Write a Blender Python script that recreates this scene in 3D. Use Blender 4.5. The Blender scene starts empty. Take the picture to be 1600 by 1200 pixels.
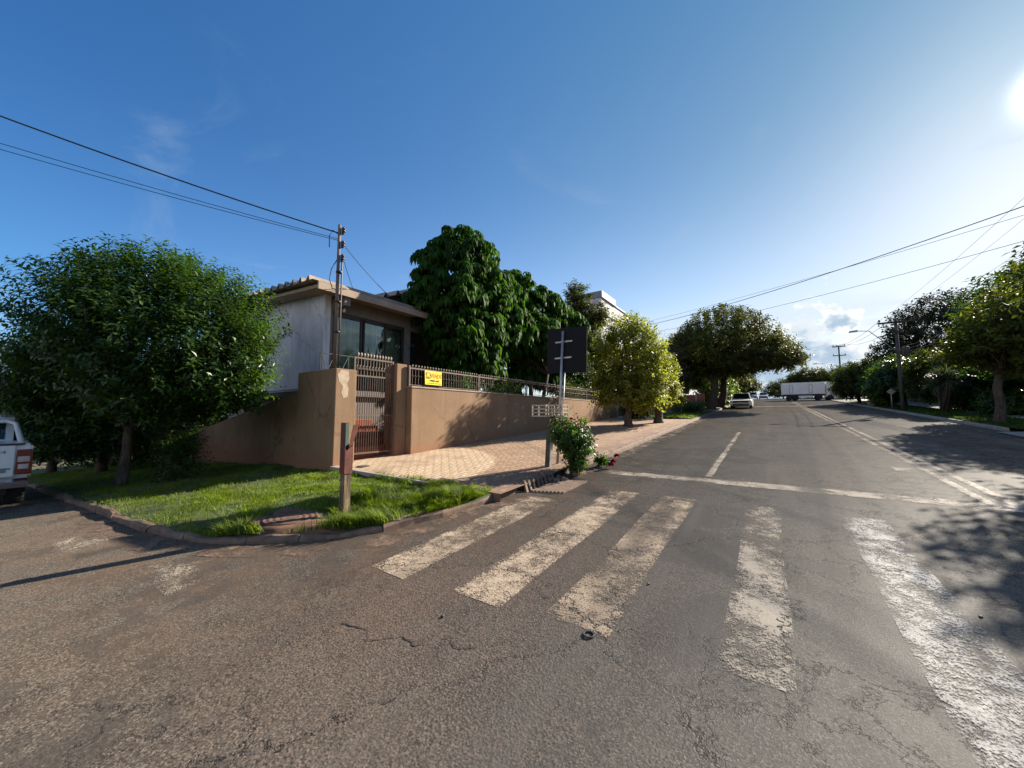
import bpy, bmesh, math, random
import numpy as np
from mathutils import Vector, Matrix
random.seed(7); RS = np.random.RandomState(11)
SC = bpy.context.scene; COL = SC.collection
R_ = math.radians

# ---------------------------------------------------------------- camera
cd = bpy.data.cameras.new('camera'); cam = bpy.data.objects.new('camera', cd); COL.objects.link(cam)
cd.sensor_width = 36; cd.sensor_fit = 'HORIZONTAL'; cd.lens = 36*577/1600; cd.clip_start = .05; cd.clip_end = 3000
cam.location = (0, 0, 1.6); cam.rotation_euler = (R_(90+4.75), 0, R_(34.8)); SC.camera = cam
# ---------------------------------------------------------------- light
SUN_AZ, SUN_EL = R_(23.3), R_(27)
SUND = Vector((math.sin(SUN_AZ)*math.cos(SUN_EL), math.cos(SUN_AZ)*math.cos(SUN_EL), math.sin(SUN_EL)))
ld = bpy.data.lights.new('sun', 'SUN'); ld.energy = 5.0; ld.angle = R_(.53); ld.color = (1, .90, .76)
sun = bpy.data.objects.new('sun', ld); COL.objects.link(sun); sun.rotation_euler = SUND.to_track_quat('Z', 'Y').to_euler(); sun.location = (20, 60, 60)
SC.view_settings.view_transform = 'Standard'; SC.view_settings.look = 'None'
SC.view_settings.exposure = 1.35; SC.view_settings.gamma = 1
SC.render.engine = 'CYCLES'
try:
    SC.cycles.max_bounces = 8; SC.cycles.transparent_max_bounces = 12; SC.cycles.caustics_reflective = False; SC.cycles.caustics_refractive = False
except Exception: pass

# ---------------------------------------------------------------- node helper
class NT:
    def __init__(s, tree): s.t = tree; s.t.nodes.clear()
    def n(s, typ, ins=None, **props):
        nd = s.t.nodes.new(typ)
        for k, v in props.items(): setattr(nd, k, v)
        for k, v in (ins or {}).items():
            sock = nd.inputs[k]
            if isinstance(v, bpy.types.NodeSocket): s.t.links.new(v, sock)
            else:
                if sock.type == 'RGBA' and len(v) == 3: v = (*v, 1)
                sock.default_value = v
        return nd
    def math(s, op, a, b=0.0, c=None, clamp=False):
        i = {0: a, 1: b}
        if c is not None: i[2] = c
        return s.n('ShaderNodeMath', i, operation=op, use_clamp=clamp).outputs[0]
    def vmath(s, op, a, b=(0, 0, 0)): return s.n('ShaderNodeVectorMath', {0: a, 1: b}, operation=op).outputs[0]
    def smooth(s, v, a, b): return s.n('ShaderNodeMapRange', {0: v, 1: a, 2: b, 3: 0., 4: 1.}, interpolation_type='SMOOTHSTEP').outputs[0]
    def lin(s, v, a, b, c, d): return s.n('ShaderNodeMapRange', {0: v, 1: a, 2: b, 3: c, 4: d}).outputs[0]
    def mix(s, f, a, b, bt='MIX'):
        m = s.n('ShaderNodeMix', data_type='RGBA', blend_type=bt)
        for k, v in ((0, f), (6, a), (7, b)):
            if isinstance(v, bpy.types.NodeSocket): s.t.links.new(v, m.inputs[k])
            else: m.inputs[k].default_value = v if k == 0 else ((*v, 1) if len(v) == 3 else v)
        return m.outputs[2]
    def noise(s, co, scale, detail=3., rough=.55, dist=0., out=0):
        return s.n('ShaderNodeTexNoise', {'Vector': co, 'Scale': float(scale), 'Detail': float(detail), 'Roughness': rough, 'Distortion': dist}).outputs[out]
    def vor(s, co, scale, feature='F1', out='Distance', rnd=1.):
        return s.n('ShaderNodeTexVoronoi', {'Vector': co, 'Scale': float(scale), 'Randomness': rnd}, feature=feature).outputs[out]
    def obj(s): return s.n('ShaderNodeTexCoord').outputs['Object']
    def bump(s, h, strength=.3, dist=.01, normal=None):
        i = {'Height': h, 'Strength': strength, 'Distance': dist}
        if normal is not None: i['Normal'] = normal
        return s.n('ShaderNodeBump', i).outputs[0]
    def scale(s, v, k): return s.n('ShaderNodeMapping', {'Vector': v, 'Scale': k}).outputs[0]

# ---------------------------------------------------------------- sky
W = bpy.data.worlds.new('World'); SC.world = W; W.use_nodes = True
g = NT(W.node_tree)
sky = g.n('ShaderNodeTexSky', sky_type='NISHITA', sun_disc=False, sun_elevation=SUN_EL, sun_rotation=SUN_AZ, air_density=1.0, dust_density=.25, ozone_density=1.6, altitude=500.)
dirv = g.n('ShaderNodeTexCoord').outputs['Generated']
sx = g.n('ShaderNodeSeparateXYZ', {0: dirv})
az = g.math('ARCTAN2', sx.outputs[0], sx.outputs[1]); el = g.math('ARCSINE', sx.outputs[2])
skc = sky.outputs[0]
# deeper blue away from the sun, as that clear air had
sd = g.n('ShaderNodeVectorMath', {0: dirv, 1: tuple(SUND)}, operation='DOT_PRODUCT').outputs['Value']
TK = [[-0.906, 1.133, -0.619, -0.716], [-0.546, 0.474, -0.564, -0.01], [-0.262, 0.267, -0.809, 0.172]]      # colour of that day's air: bluer away from the sun, paler toward it
def tint(k): return g.math('EXPONENT', g.math('ADD', g.math('MULTIPLY_ADD', sd, g.math('MULTIPLY_ADD', sd, k[2], k[1]), k[0]), g.math('MULTIPLY', g.math('MAXIMUM', el, 0.), k[3])))
skc = g.mix(1.0, skc, g.n('ShaderNodeCombineXYZ', {i: tint(k) for i, k in enumerate(TK)}).outputs[0], 'MULTIPLY')
skc = g.mix(g.math('MULTIPLY', g.smooth(el, .62, .22), g.smooth(el, -.02, .0)), skc, g.mix(1.0, skc, (1.34, 1.20, 1.13), 'MULTIPLY'))
skc = g.mix(1.0, skc, g.n('ShaderNodeMapRange', {0: sd, 1: .2, 2: .9, 3: 1.08, 4: 1.2}).outputs[0], 'MULTIPLY')
# pale haze low down toward the sun
hz = g.math('MULTIPLY', g.smooth(el, .42, .02), g.smooth(sd, .35, .98))
skc = g.mix(g.math('MULTIPLY', hz, .3), skc, (2.6, 3.4, 4.0))
# thin sheet of cloud
pv = g.n('ShaderNodeCombineXYZ', {0: g.math('MULTIPLY', az, 1.0), 1: g.math('MULTIPLY', el, 4.2), 2: 0.}).outputs[0]
n1 = g.noise(pv, 3.1, 6, .6, .4)
sheet_band = g.math('MULTIPLY', g.smooth(el, .0, .05), g.smooth(el, .30, .16))
sheet = g.math('MULTIPLY', g.math('MULTIPLY', sheet_band, g.smooth(az, -.46, -.2)), g.math('ADD', .35, g.math('MULTIPLY', g.smooth(n1, .36, .58), .65)))
skc = g.mix(g.math('MULTIPLY', sheet, .85), skc, (3.7, 4.15, 4.5))
# wisps high up
n0 = g.noise(g.n('ShaderNodeCombineXYZ', {0: g.math('MULTIPLY', az, 1.3), 1: g.math('MULTIPLY', el, 2.6), 2: 3.}).outputs[0], 2.4, 7, .62, .8)
wisp = g.math('MULTIPLY', g.smooth(n0, .56, .80), g.smooth(el, .9, .25))
skc = g.mix(g.math('MULTIPLY', wisp, .30), skc, (2.4, 3., 3.6))
# heaped clouds near the horizon, white rims and grey-blue bodies
pc = g.n('ShaderNodeCombineXYZ', {0: az, 1: g.math('MULTIPLY', el, 1.5), 2: 1.7}).outputs[0]
n2 = g.noise(pc, 7.5, 9, .58, .25)
lift = g.math('ADD', g.math('MULTIPLY', g.noise(g.n('ShaderNodeCombineXYZ', {0: az, 1: 0., 2: 5.}).outputs[0], 6.5, 3, .5), .5), g.math('ADD', g.math('MULTIPLY', g.math('MULTIPLY', g.smooth(az, -.10, .03), g.smooth(az, .30, .12)), .42), g.math('MULTIPLY', g.smooth(az, .22, .34), .55)))
top = g.math('MULTIPLY', g.math('ADD', g.math('MULTIPLY', lift, .27), .035), g.smooth(az, -.62, -.1))
n2 = g.math('ADD', g.math('MULTIPLY', g.math('SUBTRACT', n2, .5), 1.5), .5)
dens = g.math('SUBTRACT', g.math('ADD', n2, g.math('MULTIPLY', g.math('SUBTRACT', top, el), 3.4)), .52)
cm = g.smooth(dens, .02, .07)
body = g.smooth(dens, .06, .20)
ccol = g.mix(body, (5.4, 5.6, 5.7), (2.35, 3.05, 3.8))
n3 = g.noise(pc, 19., 5, .6)
ccol = g.mix(g.math('MULTIPLY', g.smooth(n3, .45, .6), .8), ccol, (4.0, 4.4, 4.7))
skc = g.mix(g.math('MULTIPLY', cm, g.smooth(el, .0, .02)), skc, ccol)
# bright air right round the sun
aur = g.math('ADD', g.math('MULTIPLY', g.math('POWER', g.math('MAXIMUM', sd, 0.), 3000.), 22.), 0.)
skc = g.mix(1.0, skc, g.n('ShaderNodeCombineXYZ', {0: aur, 1: aur, 2: g.math('MULTIPLY', aur, .96)}).outputs[0], 'ADD')
# broken white cloud added to the unseen sky behind the camera, brightening shaded walls
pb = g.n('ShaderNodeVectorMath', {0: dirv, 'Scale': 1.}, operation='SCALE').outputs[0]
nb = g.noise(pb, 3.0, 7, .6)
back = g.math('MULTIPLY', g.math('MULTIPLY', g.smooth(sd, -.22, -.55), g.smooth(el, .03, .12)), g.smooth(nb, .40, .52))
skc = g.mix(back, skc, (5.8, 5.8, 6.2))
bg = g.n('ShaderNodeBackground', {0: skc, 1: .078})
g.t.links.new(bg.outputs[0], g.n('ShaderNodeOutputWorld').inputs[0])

# ---------------------------------------------------------------- materials
def M(name):
    m = bpy.data.materials.new(name); m.use_nodes = True; return m, NT(m.node_tree)
def out(g, sh): g.t.links.new(sh, g.n('ShaderNodeOutputMaterial').inputs[0])
def pbr(g, col, rough=.7, normal=None, metal=0., spec=.5, **kw):
    i = {'Base Color': col, 'Roughness': rough, 'Metallic': metal, 'Specular IOR Level': spec}
    if normal is not None: i['Normal'] = normal
    i.update(kw); return g.n('ShaderNodeBsdfPrincipled', i).outputs[0]
def plain(name, col, rough=.6, metal=0., var=.18, scale=6., bump=.15, spec=.4, dirt=None):
    m, g = M(name); co = g.obj()
    n = g.noise(co, scale, 5, .6); d = tuple(c*(1-var) for c in col); l = tuple(min(1, c*(1+var)) for c in col)
    c = g.mix(g.smooth(n, .3, .7), d, l)
    if dirt is not None: c = g.mix(g.math('MULTIPLY', g.smooth(g.noise(co, scale*.5, 6, .7), .5, .72), .7), c, dirt)
    out(g, pbr(g, c, rough, g.bump(g.noise(co, scale*9, 3), bump, .004), metal, spec)); return m
def asphalt_nodes(g, co):
    big = g.noise(co, .32, 4, .6); mid = g.noise(co, 1.7, 5, .65); fine = g.noise(co, 120, 5, .8)
    vcol = g.vor(co, 120, out='Color'); vd = g.vor(co, 135); vbig = g.vor(co, 64)
    grain = g.n('ShaderNodeSeparateColor', {0: vcol}).outputs[0]
    c = g.mix(g.smooth(mid, .3, .7), (.082, .069, .058), (.128, .109, .091))
    c = g.mix(g.math('MULTIPLY', g.smooth(big, .45, .66), .6), c, (.150, .112, .084))      # red dust
    c = g.mix(g.math('MULTIPLY', g.smooth(grain, .66, 1.), .8), c, (.29, .255, .215))       # pale stones
    c = g.mix(g.math('MULTIPLY', g.smooth(grain, .36, .0), .8), c, (.028, .024, .021))      # dark pits
    c = g.mix(g.math('MULTIPLY', g.smooth(fine, .58, .8), .5), c, (.19, .165, .14))
    patch = g.smooth(g.noise(g.vmath('ADD', co, (7., 3., 0.)), .55, 8, .72), .53, .545)           # smoother repair patches
    c = g.mix(g.math('MULTIPLY', patch, .55), c, (.066, .058, .052))
    # tyre-polished long streaks along the street
    st = g.noise(g.scale(co, (1.6, .06, 1.)), 1.4, 4, .6)
    c = g.mix(g.math('MULTIPLY', g.math('MULTIPLY', g.smooth(st, .5, .7), g.smooth(g.n('ShaderNodeSeparateXYZ', {0: co}).outputs[0], -3.2, -.8)), .5), c, (.19, .172, .152))
    main = g.smooth(g.math('ADD', g.n('ShaderNodeSeparateXYZ', {0: co}).outputs[0], g.math('MULTIPLY', g.noise(co, .6, 4), 2.)), -2.2, .4)
    c = g.mix(g.math('MULTIPLY', main, .16), c, (.205, .190, .170))                                   # older, bleached surface of the main street
    # cracks
    wob = g.n('ShaderNodeTexNoise', {'Vector': co, 'Scale': 2.6, 'Detail': 6., 'Roughness': .7}).outputs['Color']
    cc = g.vmath('ADD', co, g.n('ShaderNodeVectorMath', {0: g.vmath('SUBTRACT', wob, (.5, .5, .5)), 'Scale': .75}, operation='SCALE').outputs[0])
    e1 = g.vor(cc, .62, 'DISTANCE_TO_EDGE'); e2 = g.vor(cc, 2.6, 'DISTANCE_TO_EDGE')
    k1 = g.math('MULTIPLY', g.smooth(e1, .011, .003), g.smooth(g.noise(co, .9, 3), .36, .50))
    k2 = g.math('MULTIPLY', g.smooth(e2, .022, .006), g.smooth(g.noise(g.vmath('ADD', co, (31., 9., 0.)), .42, 3), .47, .58))
    px_ = g.n('ShaderNodeSeparateXYZ', {0: co}).outputs[0]
    kr = g.math('MULTIPLY', g.math('MAXIMUM', k1, k2), g.smooth(g.math('ADD', px_, g.math('MULTIPLY', g.noise(co, .8, 3), 2.)), -2.9, -1.6))
    c = g.mix(g.math('MULTIPLY', kr, .88), c, (.016, .014, .013))
    pxy = g.n('ShaderNodeSeparateXYZ', {0: co})
    dcen = g.n('ShaderNodeVectorMath', {0: g.scale(g.vmath('SUBTRACT', co, (-1.9, 2.0, 0.)), (1., 1., 0.))}, operation='LENGTH').outputs['Value']
    rag = g.smooth(g.math('ADD', dcen, g.math('MULTIPLY', g.noise(co, 1.3, 5, .6), 2.2)), 3.0, 1.9)     # stripped rough patch
    dkor = g.n('ShaderNodeVectorMath', {0: g.scale(g.vmath('SUBTRACT', co, (-5.6, 4.6, 0.)), (1., 1., 0.))}, operation='LENGTH').outputs['Value']
    dust = g.math('MULTIPLY', g.smooth(dkor, 5.6, 2.6), g.smooth(g.noise(co, 1.9, 6, .7), .36, .62))
    c = g.mix(g.math('MULTIPLY', dust, .55), c, (.17, .105, .070))
    c = g.mix(g.math('MULTIPLY', rag, g.math('MULTIPLY', g.smooth(grain, .4, .85), .65)), c, (.25, .18, .14))
    oil = g.smooth(g.noise(g.vmath('ADD', co, (17., 5., 0.)), 1.1, 3, .5), .68, .76)
    c = g.mix(g.math('MULTIPLY', oil, .45), c, (.035, .032, .031))
    track = g.math('MULTIPLY', g.smooth(g.math('PINGPONG', g.math('ADD', pxy.outputs[0], .35), .85), .55, .8), g.smooth(g.noise(g.scale(co, (1., .15, 1.)), 1.1, 4, .6), .38, .6))
    c = g.mix(g.math('MULTIPLY', track, .22), c, (.06, .054, .050))
    coarse = g.smooth(g.noise(g.vmath('ADD', co, (2., 11., 0.)), .5, 4, .6), .42, .62)
    h = g.math('ADD', g.math('ADD', g.math('MULTIPLY', vd, g.math('ADD', .22, g.math('MULTIPLY', coarse, .3))), g.math('MULTIPLY', vbig, g.math('MULTIPLY', rag, 1.3))), g.math('ADD', g.math('MULTIPLY', fine, .8), g.math('MULTIPLY', g.noise(co, 7, 4, .6), .5)))
    h = g.math('SUBTRACT', h, g.math('MULTIPLY', kr, 1.6))
    h = g.math('SUBTRACT', h, g.math('MULTIPLY', patch, .25))
    nrm = g.bump(h, .5, .005)
    c = g.mix(1., c, (.84, .825, .775), 'MULTIPLY')
    return c, nrm, grain, mid, g.math('MAXIMUM', kr, g.math('MULTIPLY', track, .62))
m_asph, g = M('asphalt'); co = g.obj(); c, nr, gr, md, kr = asphalt_nodes(g, co)
out(g, g.n('ShaderNodeMixShader', {0: .026, 1: g.n('ShaderNodeBsdfDiffuse', {0: c, 'Roughness': .6, 'Normal': nr}).outputs[0], 2: g.n('ShaderNodeBsdfGlossy', {0: (1., 1., 1., 1.), 'Roughness': .55, 'Normal': nr}).outputs[0]}).outputs[0])
def paint_mat(name, col, wear):
    m, g = M(name); co = g.obj(); c, nr, gr, md, kr = asphalt_nodes(g, co)
    w = g.math('ADD', g.math('MULTIPLY', g.noise(co, 1.5, 7, .72), 1.0), g.math('MULTIPLY', g.math('SUBTRACT', gr, .5), .22))
    w = g.math('ADD', w, g.math('MULTIPLY', g.math('SUBTRACT', g.noise(co, 11, 6, .75), .5), .55))
    ed = g.n('ShaderNodeAttribute', attribute_name='inner').outputs['Fac']
    w = g.math('SUBTRACT', w, g.math('MULTIPLY', g.math('SUBTRACT', 1., ed), .085))
    msk = g.math('MULTIPLY', g.smooth(w, wear-.09, wear+.12), g.math('SUBTRACT', 1., kr))
    pc = g.mix(g.smooth(g.noise(co, 3, 4), .35, .65), tuple(x*.72 for x in col), col)
    pc = g.mix(g.smooth(g.noise(co, 60, 3, .7), .56, .72), pc, tuple(x*.5 for x in col))
    b = g.n('ShaderNodeMixShader', {0: .022, 1: g.n('ShaderNodeBsdfDiffuse', {0: pc, 'Roughness': .4, 'Normal': nr}).outputs[0], 2: g.n('ShaderNodeBsdfGlossy', {0: (1., 1., 1., 1.), 'Roughness': .42, 'Normal': nr}).outputs[0]}).outputs[0]
    tr = g.n('ShaderNodeBsdfTransparent').outputs[0]
    out(g, g.n('ShaderNodeMixShader', {0: msk, 1: tr, 2: b}).outputs[0]); return m
m_paint = paint_mat('worn_white_paint', (.56, .435, .31), .465)
m_paint_thin = paint_mat('thin_white_paint', (.46, .395, .31), .475)
m_paint_glare = paint_mat('glare_white_paint', (.64, .59, .515), .46)  # fifth stripe: sun glare put into a whiter paint colour
m_paint_faint = paint_mat('faint_white_paint', (.42, .36, .28), .57)
m_paint_line = paint_mat('line_paint', (.52, .44, .345), .385)

m_soil = plain('red_soil', (.135, .070, .042), .9, var=.35, scale=5, bump=.6, dirt=(.10, .055, .035))
m_gutter, g = M('gutter_soil'); co = g.obj(); n = g.noise(co, 3.2, 6, .66)
b = pbr(g, g.mix(g.smooth(g.noise(co, 24, 4, .7), .35, .7), (.085, .052, .036), (.22, .14, .09)), .92, g.bump(g.noise(co, 40, 4), .6, .01))
out(g, g.n('ShaderNodeMixShader', {0: g.smooth(n, .44, .64), 1: g.n('ShaderNodeBsdfTransparent').outputs[0], 2: b}).outputs[0])
m_earth = plain('earth', (.12, .085, .05), .95, var=.4, scale=1.2, bump=.4, dirt=(.05, .075, .022))
m_lawnbase = plain('lawn_soil', (.060, .082, .022), .95, var=.5, scale=4, bump=.6, dirt=(.16, .088, .046))
m_kerb = plain('kerb_concrete', (.165, .112, .080), .9, var=.35, scale=7, bump=.7, dirt=(.10, .055, .035))
m_conc = plain('concrete', (.33, .29, .245), .85, var=.2, scale=4, bump=.4, dirt=(.18, .13, .09))
m_concd = plain('dark_concrete', (.085, .072, .062), .85, var=.3, scale=8, bump=.5)
# pavers: interlocking blocks, a sand-coloured fan by the gate and redder ones beyond
m_pave, g = M('pavers'); co = g.obj()
xy = g.n('ShaderNodeSeparateXYZ', {0: co})
zig = g.math('MULTIPLY', g.math('PINGPONG', g.math('MULTIPLY', xy.outputs[0], 1.), .06), .5)
pv = g.n('ShaderNodeCombineXYZ', {0: g.math('ADD', xy.outputs[1], zig), 1: g.math('ADD', xy.outputs[0], g.math('MULTIPLY', g.math('PINGPONG', xy.outputs[1], .11), .35)), 2: 0.}).outputs[0]
def brick(c1, c2, mo): return g.n('ShaderNodeTexBrick', {'Vector': pv, 'Color1': c1, 'Color2': c2, 'Mortar': mo, 'Scale': 1., 'Mortar Size': .011, 'Mortar Smooth': .25, 'Bias': 0., 'Brick Width': .24, 'Row Height': .125})
bA = brick((.50, .36, .22), (.58, .43, .28), (.15, .095, .062)); bB = brick((.31, .19, .11), (.41, .265, .155), (.105, .062, .042))
dd = g.vmath('SUBTRACT', co, (-7.9, 4.9, 0.)); dd = g.n('ShaderNodeVectorMath', {0: g.scale(dd, (1., 1., 0.))}, operation='LENGTH').outputs['Value']
fan = g.smooth(g.math('ADD', dd, g.math('MULTIPLY', g.noise(co, 8, 2), .12)), 3.42, 3.3)
c = g.mix(fan, bB.outputs[0], bA.outputs[0])
c = g.mix(g.math('MULTIPLY', g.smooth(g.noise(co, 1.3, 6, .65), .48, .7), .55), c, (.20, .115, .075))
c = g.mix(g.math('MULTIPLY', g.smooth(g.noise(co, 14, 4, .7), .55, .75), .45), c, (.16, .11, .08))
c = g.mix(g.math('MULTIPLY', g.smooth(xy.outputs[0], -4.35, -3.75), g.smooth(g.noise(co, 2.3, 5, .65), .36, .56)), c, (.20, .115, .075))
out(g, pbr(g, c, .85, g.bump(g.math('ADD', g.math('MULTIPLY', g.math('SUBTRACT', 1., bA.outputs[1]), 1.), g.math('MULTIPLY', g.noise(co, 60, 3), .25)), .9, .012)))
def stucco(name, col, dirtc, low=None, b=.5):
    m, g = M(name); co = g.obj(); xy = g.n('ShaderNodeSeparateXYZ', {0: co})
    c = g.mix(g.smooth(g.noise(co, 1.1, 5, .62), .3, .72), tuple(x*.84 for x in col), tuple(x*1.1 for x in col))
    stre = g.noise(g.scale(co, (5., 5., .5)), 1.6, 5, .6)
    c = g.mix(g.math('MULTIPLY', g.smooth(stre, .48, .72), .55), c, dirtc)
    if low is not None:   # soil splashed up the foot of the wall
        hgt = g.math('SUBTRACT', xy.outputs[2], g.math('MULTIPLY', xy.outputs[1], .055))
        hgt = g.math('ADD', hgt, g.math('MULTIPLY', g.noise(co, 3.1, 5, .7), .5))
        c = g.mix(g.math('MULTIPLY', g.smooth(hgt, .85, .42), .8), c, low)
    e = g.vor(g.vmath('ADD', g.scale(co, (1., 1., .8)), g.n('ShaderNodeVectorMath', {0: g.noise(co, 3, 5, .7, out=1), 'Scale': .35}, operation='SCALE').outputs[0]), .35, 'DISTANCE_TO_EDGE')
    kr = g.math('MULTIPLY', g.smooth(e, .006, .002), g.smooth(g.noise(co, .7, 2), .42, .52))
    c = g.mix(g.math('MULTIPLY', kr, .6), c, tuple(x*.35 for x in col))
    out(g, pbr(g, c, .88, g.bump(g.math('ADD', g.noise(co, 38, 4, .65), g.math('MULTIPLY', g.noise(co, 3, 3), 1.)), b, .008), 0., .25)); return m
m_tan = stucco('tan_stucco', (.258, .166, .098), (.17, .115, .075), (.27, .13, .075))
m_tan_bare = plain('bare_plaster', (.42, .33, .24), .9, var=.15, scale=9, bump=.4)
m_white = stucco('white_stucco', (.62, .60, .62), (.33, .31, .32), None, .3)
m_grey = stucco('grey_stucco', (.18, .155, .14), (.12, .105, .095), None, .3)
m_fascia = plain('fascia', (.33, .255, .195), .8, var=.15, scale=3, bump=.2, dirt=(.24, .18, .14))
m_soffit = plain('soffit', (.40, .30, .22), .85, var=.1, scale=3, bump=.2)
m_tile = plain('fibre_cement', (.30, .25, .21), .9, var=.3, scale=3, bump=.4, dirt=(.10, .085, .075))
m_frame = plain('brown_frame', (.030, .020, .015), .45, var=.2)
m_gate = plain('brown_metal', (.05, .029, .020), .5, var=.2, scale=12, bump=.2, dirt=(.09, .05, .034))
m_rail = plain('rail_metal', (.115, .076, .053), .5, var=.2, scale=12, bump=.2)
m_tip = plain('pale_tip', (.40, .33, .26), .45)
m_pit = plain('crack_shade', (.03, .025, .022), .95)
m_dark = plain('dark_metal', (.02, .02, .022), .5)
m_blk = plain('black_rubber', (.018, .018, .018), .75, bump=.3)
m_galv = plain('galvanised', (.36, .36, .36), .42, metal=.55, var=.18, scale=9)
m_rust = plain('pole_paint', (.15, .105, .085), .6, var=.25, scale=6, dirt=(.16, .08, .05))
m_signback = plain('sign_back', (.006, .006, .009), .9, var=.12, scale=3)
m_red = plain('rusty_red', (.115, .032, .021), .65, var=.3, scale=10, bump=.5, dirt=(.10, .045, .03))
m_redtile = plain('red_tile', (.24, .058, .026), .5, var=.2, scale=5)
m_green = plain('greenish_plate', (.055, .115, .095), .5, var=.25, scale=8, dirt=(.06, .09, .08))
m_yel = plain('yellow_plate', (.82, .66, .015), .45, var=.06)
m_orange = plain('orange_ink', (.80, .17, .015), .5, var=.05)
m_ink = plain('black_ink', (.02, .018, .012), .5)
m_clap = plain('car_white', (.70, .71, .72), .28, var=.03, bump=.0, spec=.6)
m_truckw = plain('trailer_white', (.72, .74, .76), .45, var=.06, scale=1.5)
m_truckg = plain('trailer_seal', (.20, .22, .24), .6)
m_chrome = plain('chrome', (.62, .62, .62), .2, metal=1., var=.05)
m_carglass = plain('car_glass', (.012, .015, .018), .07, spec=.8, bump=0., var=.05)
m_tail = plain('tail_lamp', (.15, .008, .010), .18, spec=.6, bump=0.)
m_clear = plain('clear_lens', (.5, .45, .42), .15, spec=.6, bump=0.)
m_wood, g = M('weathered_wood'); co = g.obj()
n = g.noise(g.scale(co, (14., 14., 1.2)), 2.2, 6, .65)
c = g.mix(g.smooth(n, .32, .68), (.038, .026, .017), (.19, .135, .075))
c = g.mix(g.math('MULTIPLY', g.smooth(g.noise(co, 5.5, 4, .6), .5, .66), .7), c, (.30, .25, .11))
out(g, pbr(g, c, .9, g.bump(n, .9, .012)))
m_bark = None
def bark(name, c0, c1):
    m, g = M(name); co = g.obj(); n = g.noise(g.scale(co, (6., 6., 1.4)), 2.2, 6, .65)
    c = g.mix(g.smooth(n, .3, .7), c0, c1); out(g, pbr(g, c, .92, g.bump(n, .9, .03))); return m
m_bark = bark('bark', (.035, .025, .018), (.13, .095, .068)); m_barkd = bark('dark_bark', (.022, .016, .012), (.075, .055, .042))
m_glass, g = M('window_glass')
fr = g.n('ShaderNodeFresnel', {'IOR': 1.6}).outputs[0]
out(g, g.n('ShaderNodeMixShader', {0: g.math('MULTIPLY', fr, .8, clamp=True), 1: g.n('ShaderNodeBsdfTransparent', {0: (.72, .78, .74)}).outputs[0], 2: g.n('ShaderNodeBsdfGlossy', {0: (.9, .95, 1.), 'Roughness': .015}).outputs[0]}).outputs[0])
m_curt, g = M('curtain_cloth'); co = g.obj(); fo = g.n('ShaderNodeTexWave', {'Vector': co, 'Scale': 3.2, 'Distortion': 1.5, 'Detail': 2.}, bands_direction='Y').outputs[1]
out(g, pbr(g, g.mix(fo, (.50, .55, .50), (.78, .82, .76)), .95, g.bump(fo, .8, .04)))
m_blind = plain('beige_blind', (.58, .50, .42), .8, var=.06)
m_blue = plain('blue_box', (.02, .20, .30), .5)
m_lid = plain('pale_blue', (.30, .55, .62), .5)
m_pipe = plain('lamp_white', (.75, .73, .68), .5)
m_wire = plain('cable_black', (.02, .02, .022), .6)
m_inst = plain('porcelain_dark', (.03, .022, .02), .25)
m_pinkroof = plain('pink_roof', (.42, .24, .20), .85, var=.2, scale=3)
m_manh = plain('manhole_concrete', (.125, .068, .046), .9, var=.3, scale=9, bump=.5, dirt=(.09, .05, .035))
m_brownwood = plain('brown_boards', (.13, .052, .032), .7, var=.3, scale=4)
m_redwall = plain('red_wall', (.26, .085, .06), .85, var=.2, scale=2)
def leafmat(name, c0, c1, trans=.35, rough=.55, tcol=None, spec=.22):
    m, g = M(name); r = g.n('ShaderNodeNewGeometry').outputs['Random Per Island']; co = g.obj()
    c = g.mix(r, c0, c1); c = g.mix(g.math('MULTIPLY', g.smooth(g.noise(co, .9, 3), .35, .68), .55), c, tuple(x*.6 for x in c0))
    b = pbr(g, c, rough, None, 0., spec)
    t = g.n('ShaderNodeBsdfTranslucent', {0: g.mix(1., c, tcol or (1.5, 1.7, .6), 'MULTIPLY')}).outputs[0]
    out(g, g.n('ShaderNodeMixShader', {0: trans, 1: b, 2: t}).outputs[0]); return m
lf_dark = leafmat('leaf_dark', (.014, .036, .009), (.070, .128, .022), .40, .36, (2.2, 2.3, .5), .34)
lf_umb = leafmat('leaf_umbrella', (.014, .042, .008), (.052, .120, .016), .36, .6, (2.0, 2.1, .5), .10)
lf_yel = leafmat('leaf_yellow', (.15, .17, .028), (.34, .32, .07), .5, .5)
lf_mid = leafmat('leaf_mid', (.034, .052, .012), (.095, .115, .024), .42, .5, (1.8, 1.8, .5))
lf_olive = leafmat('leaf_olive', (.036, .046, .013), (.098, .108, .028), .42, .55, (1.7, 1.7, .6))
lf_verge = leafmat('leaf_verge', (.050, .066, .012), (.135, .145, .026), .5, .5, (1.7, 1.7, .5))
lf_dome = leafmat('leaf_dome', (.016, .020, .010), (.040, .042, .016), .2, .6)
lf_bright = leafmat('leaf_bright', (.045, .085, .015), (.12, .17, .03), .45, .45)
lf_grass = leafmat('grass_blade', (.085, .138, .016), (.235, .29, .044), .5, .5, (1.6, 1.7, .5))
lf_rose = leafmat('leaf_rose', (.035, .075, .018), (.10, .16, .045), .38, .4)
lf_spike = leafmat('leaf_spike', (.05, .07, .04), (.13, .15, .10), .2, .35)
lf_twig = leafmat('dry_twigs', (.07, .05, .038), (.14, .10, .07), .2, .7)
m_petal = leafmat('petal', (.25, .008, .035), (.42, .02, .08), .3, .5, (1.2, .5, .6))

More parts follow.
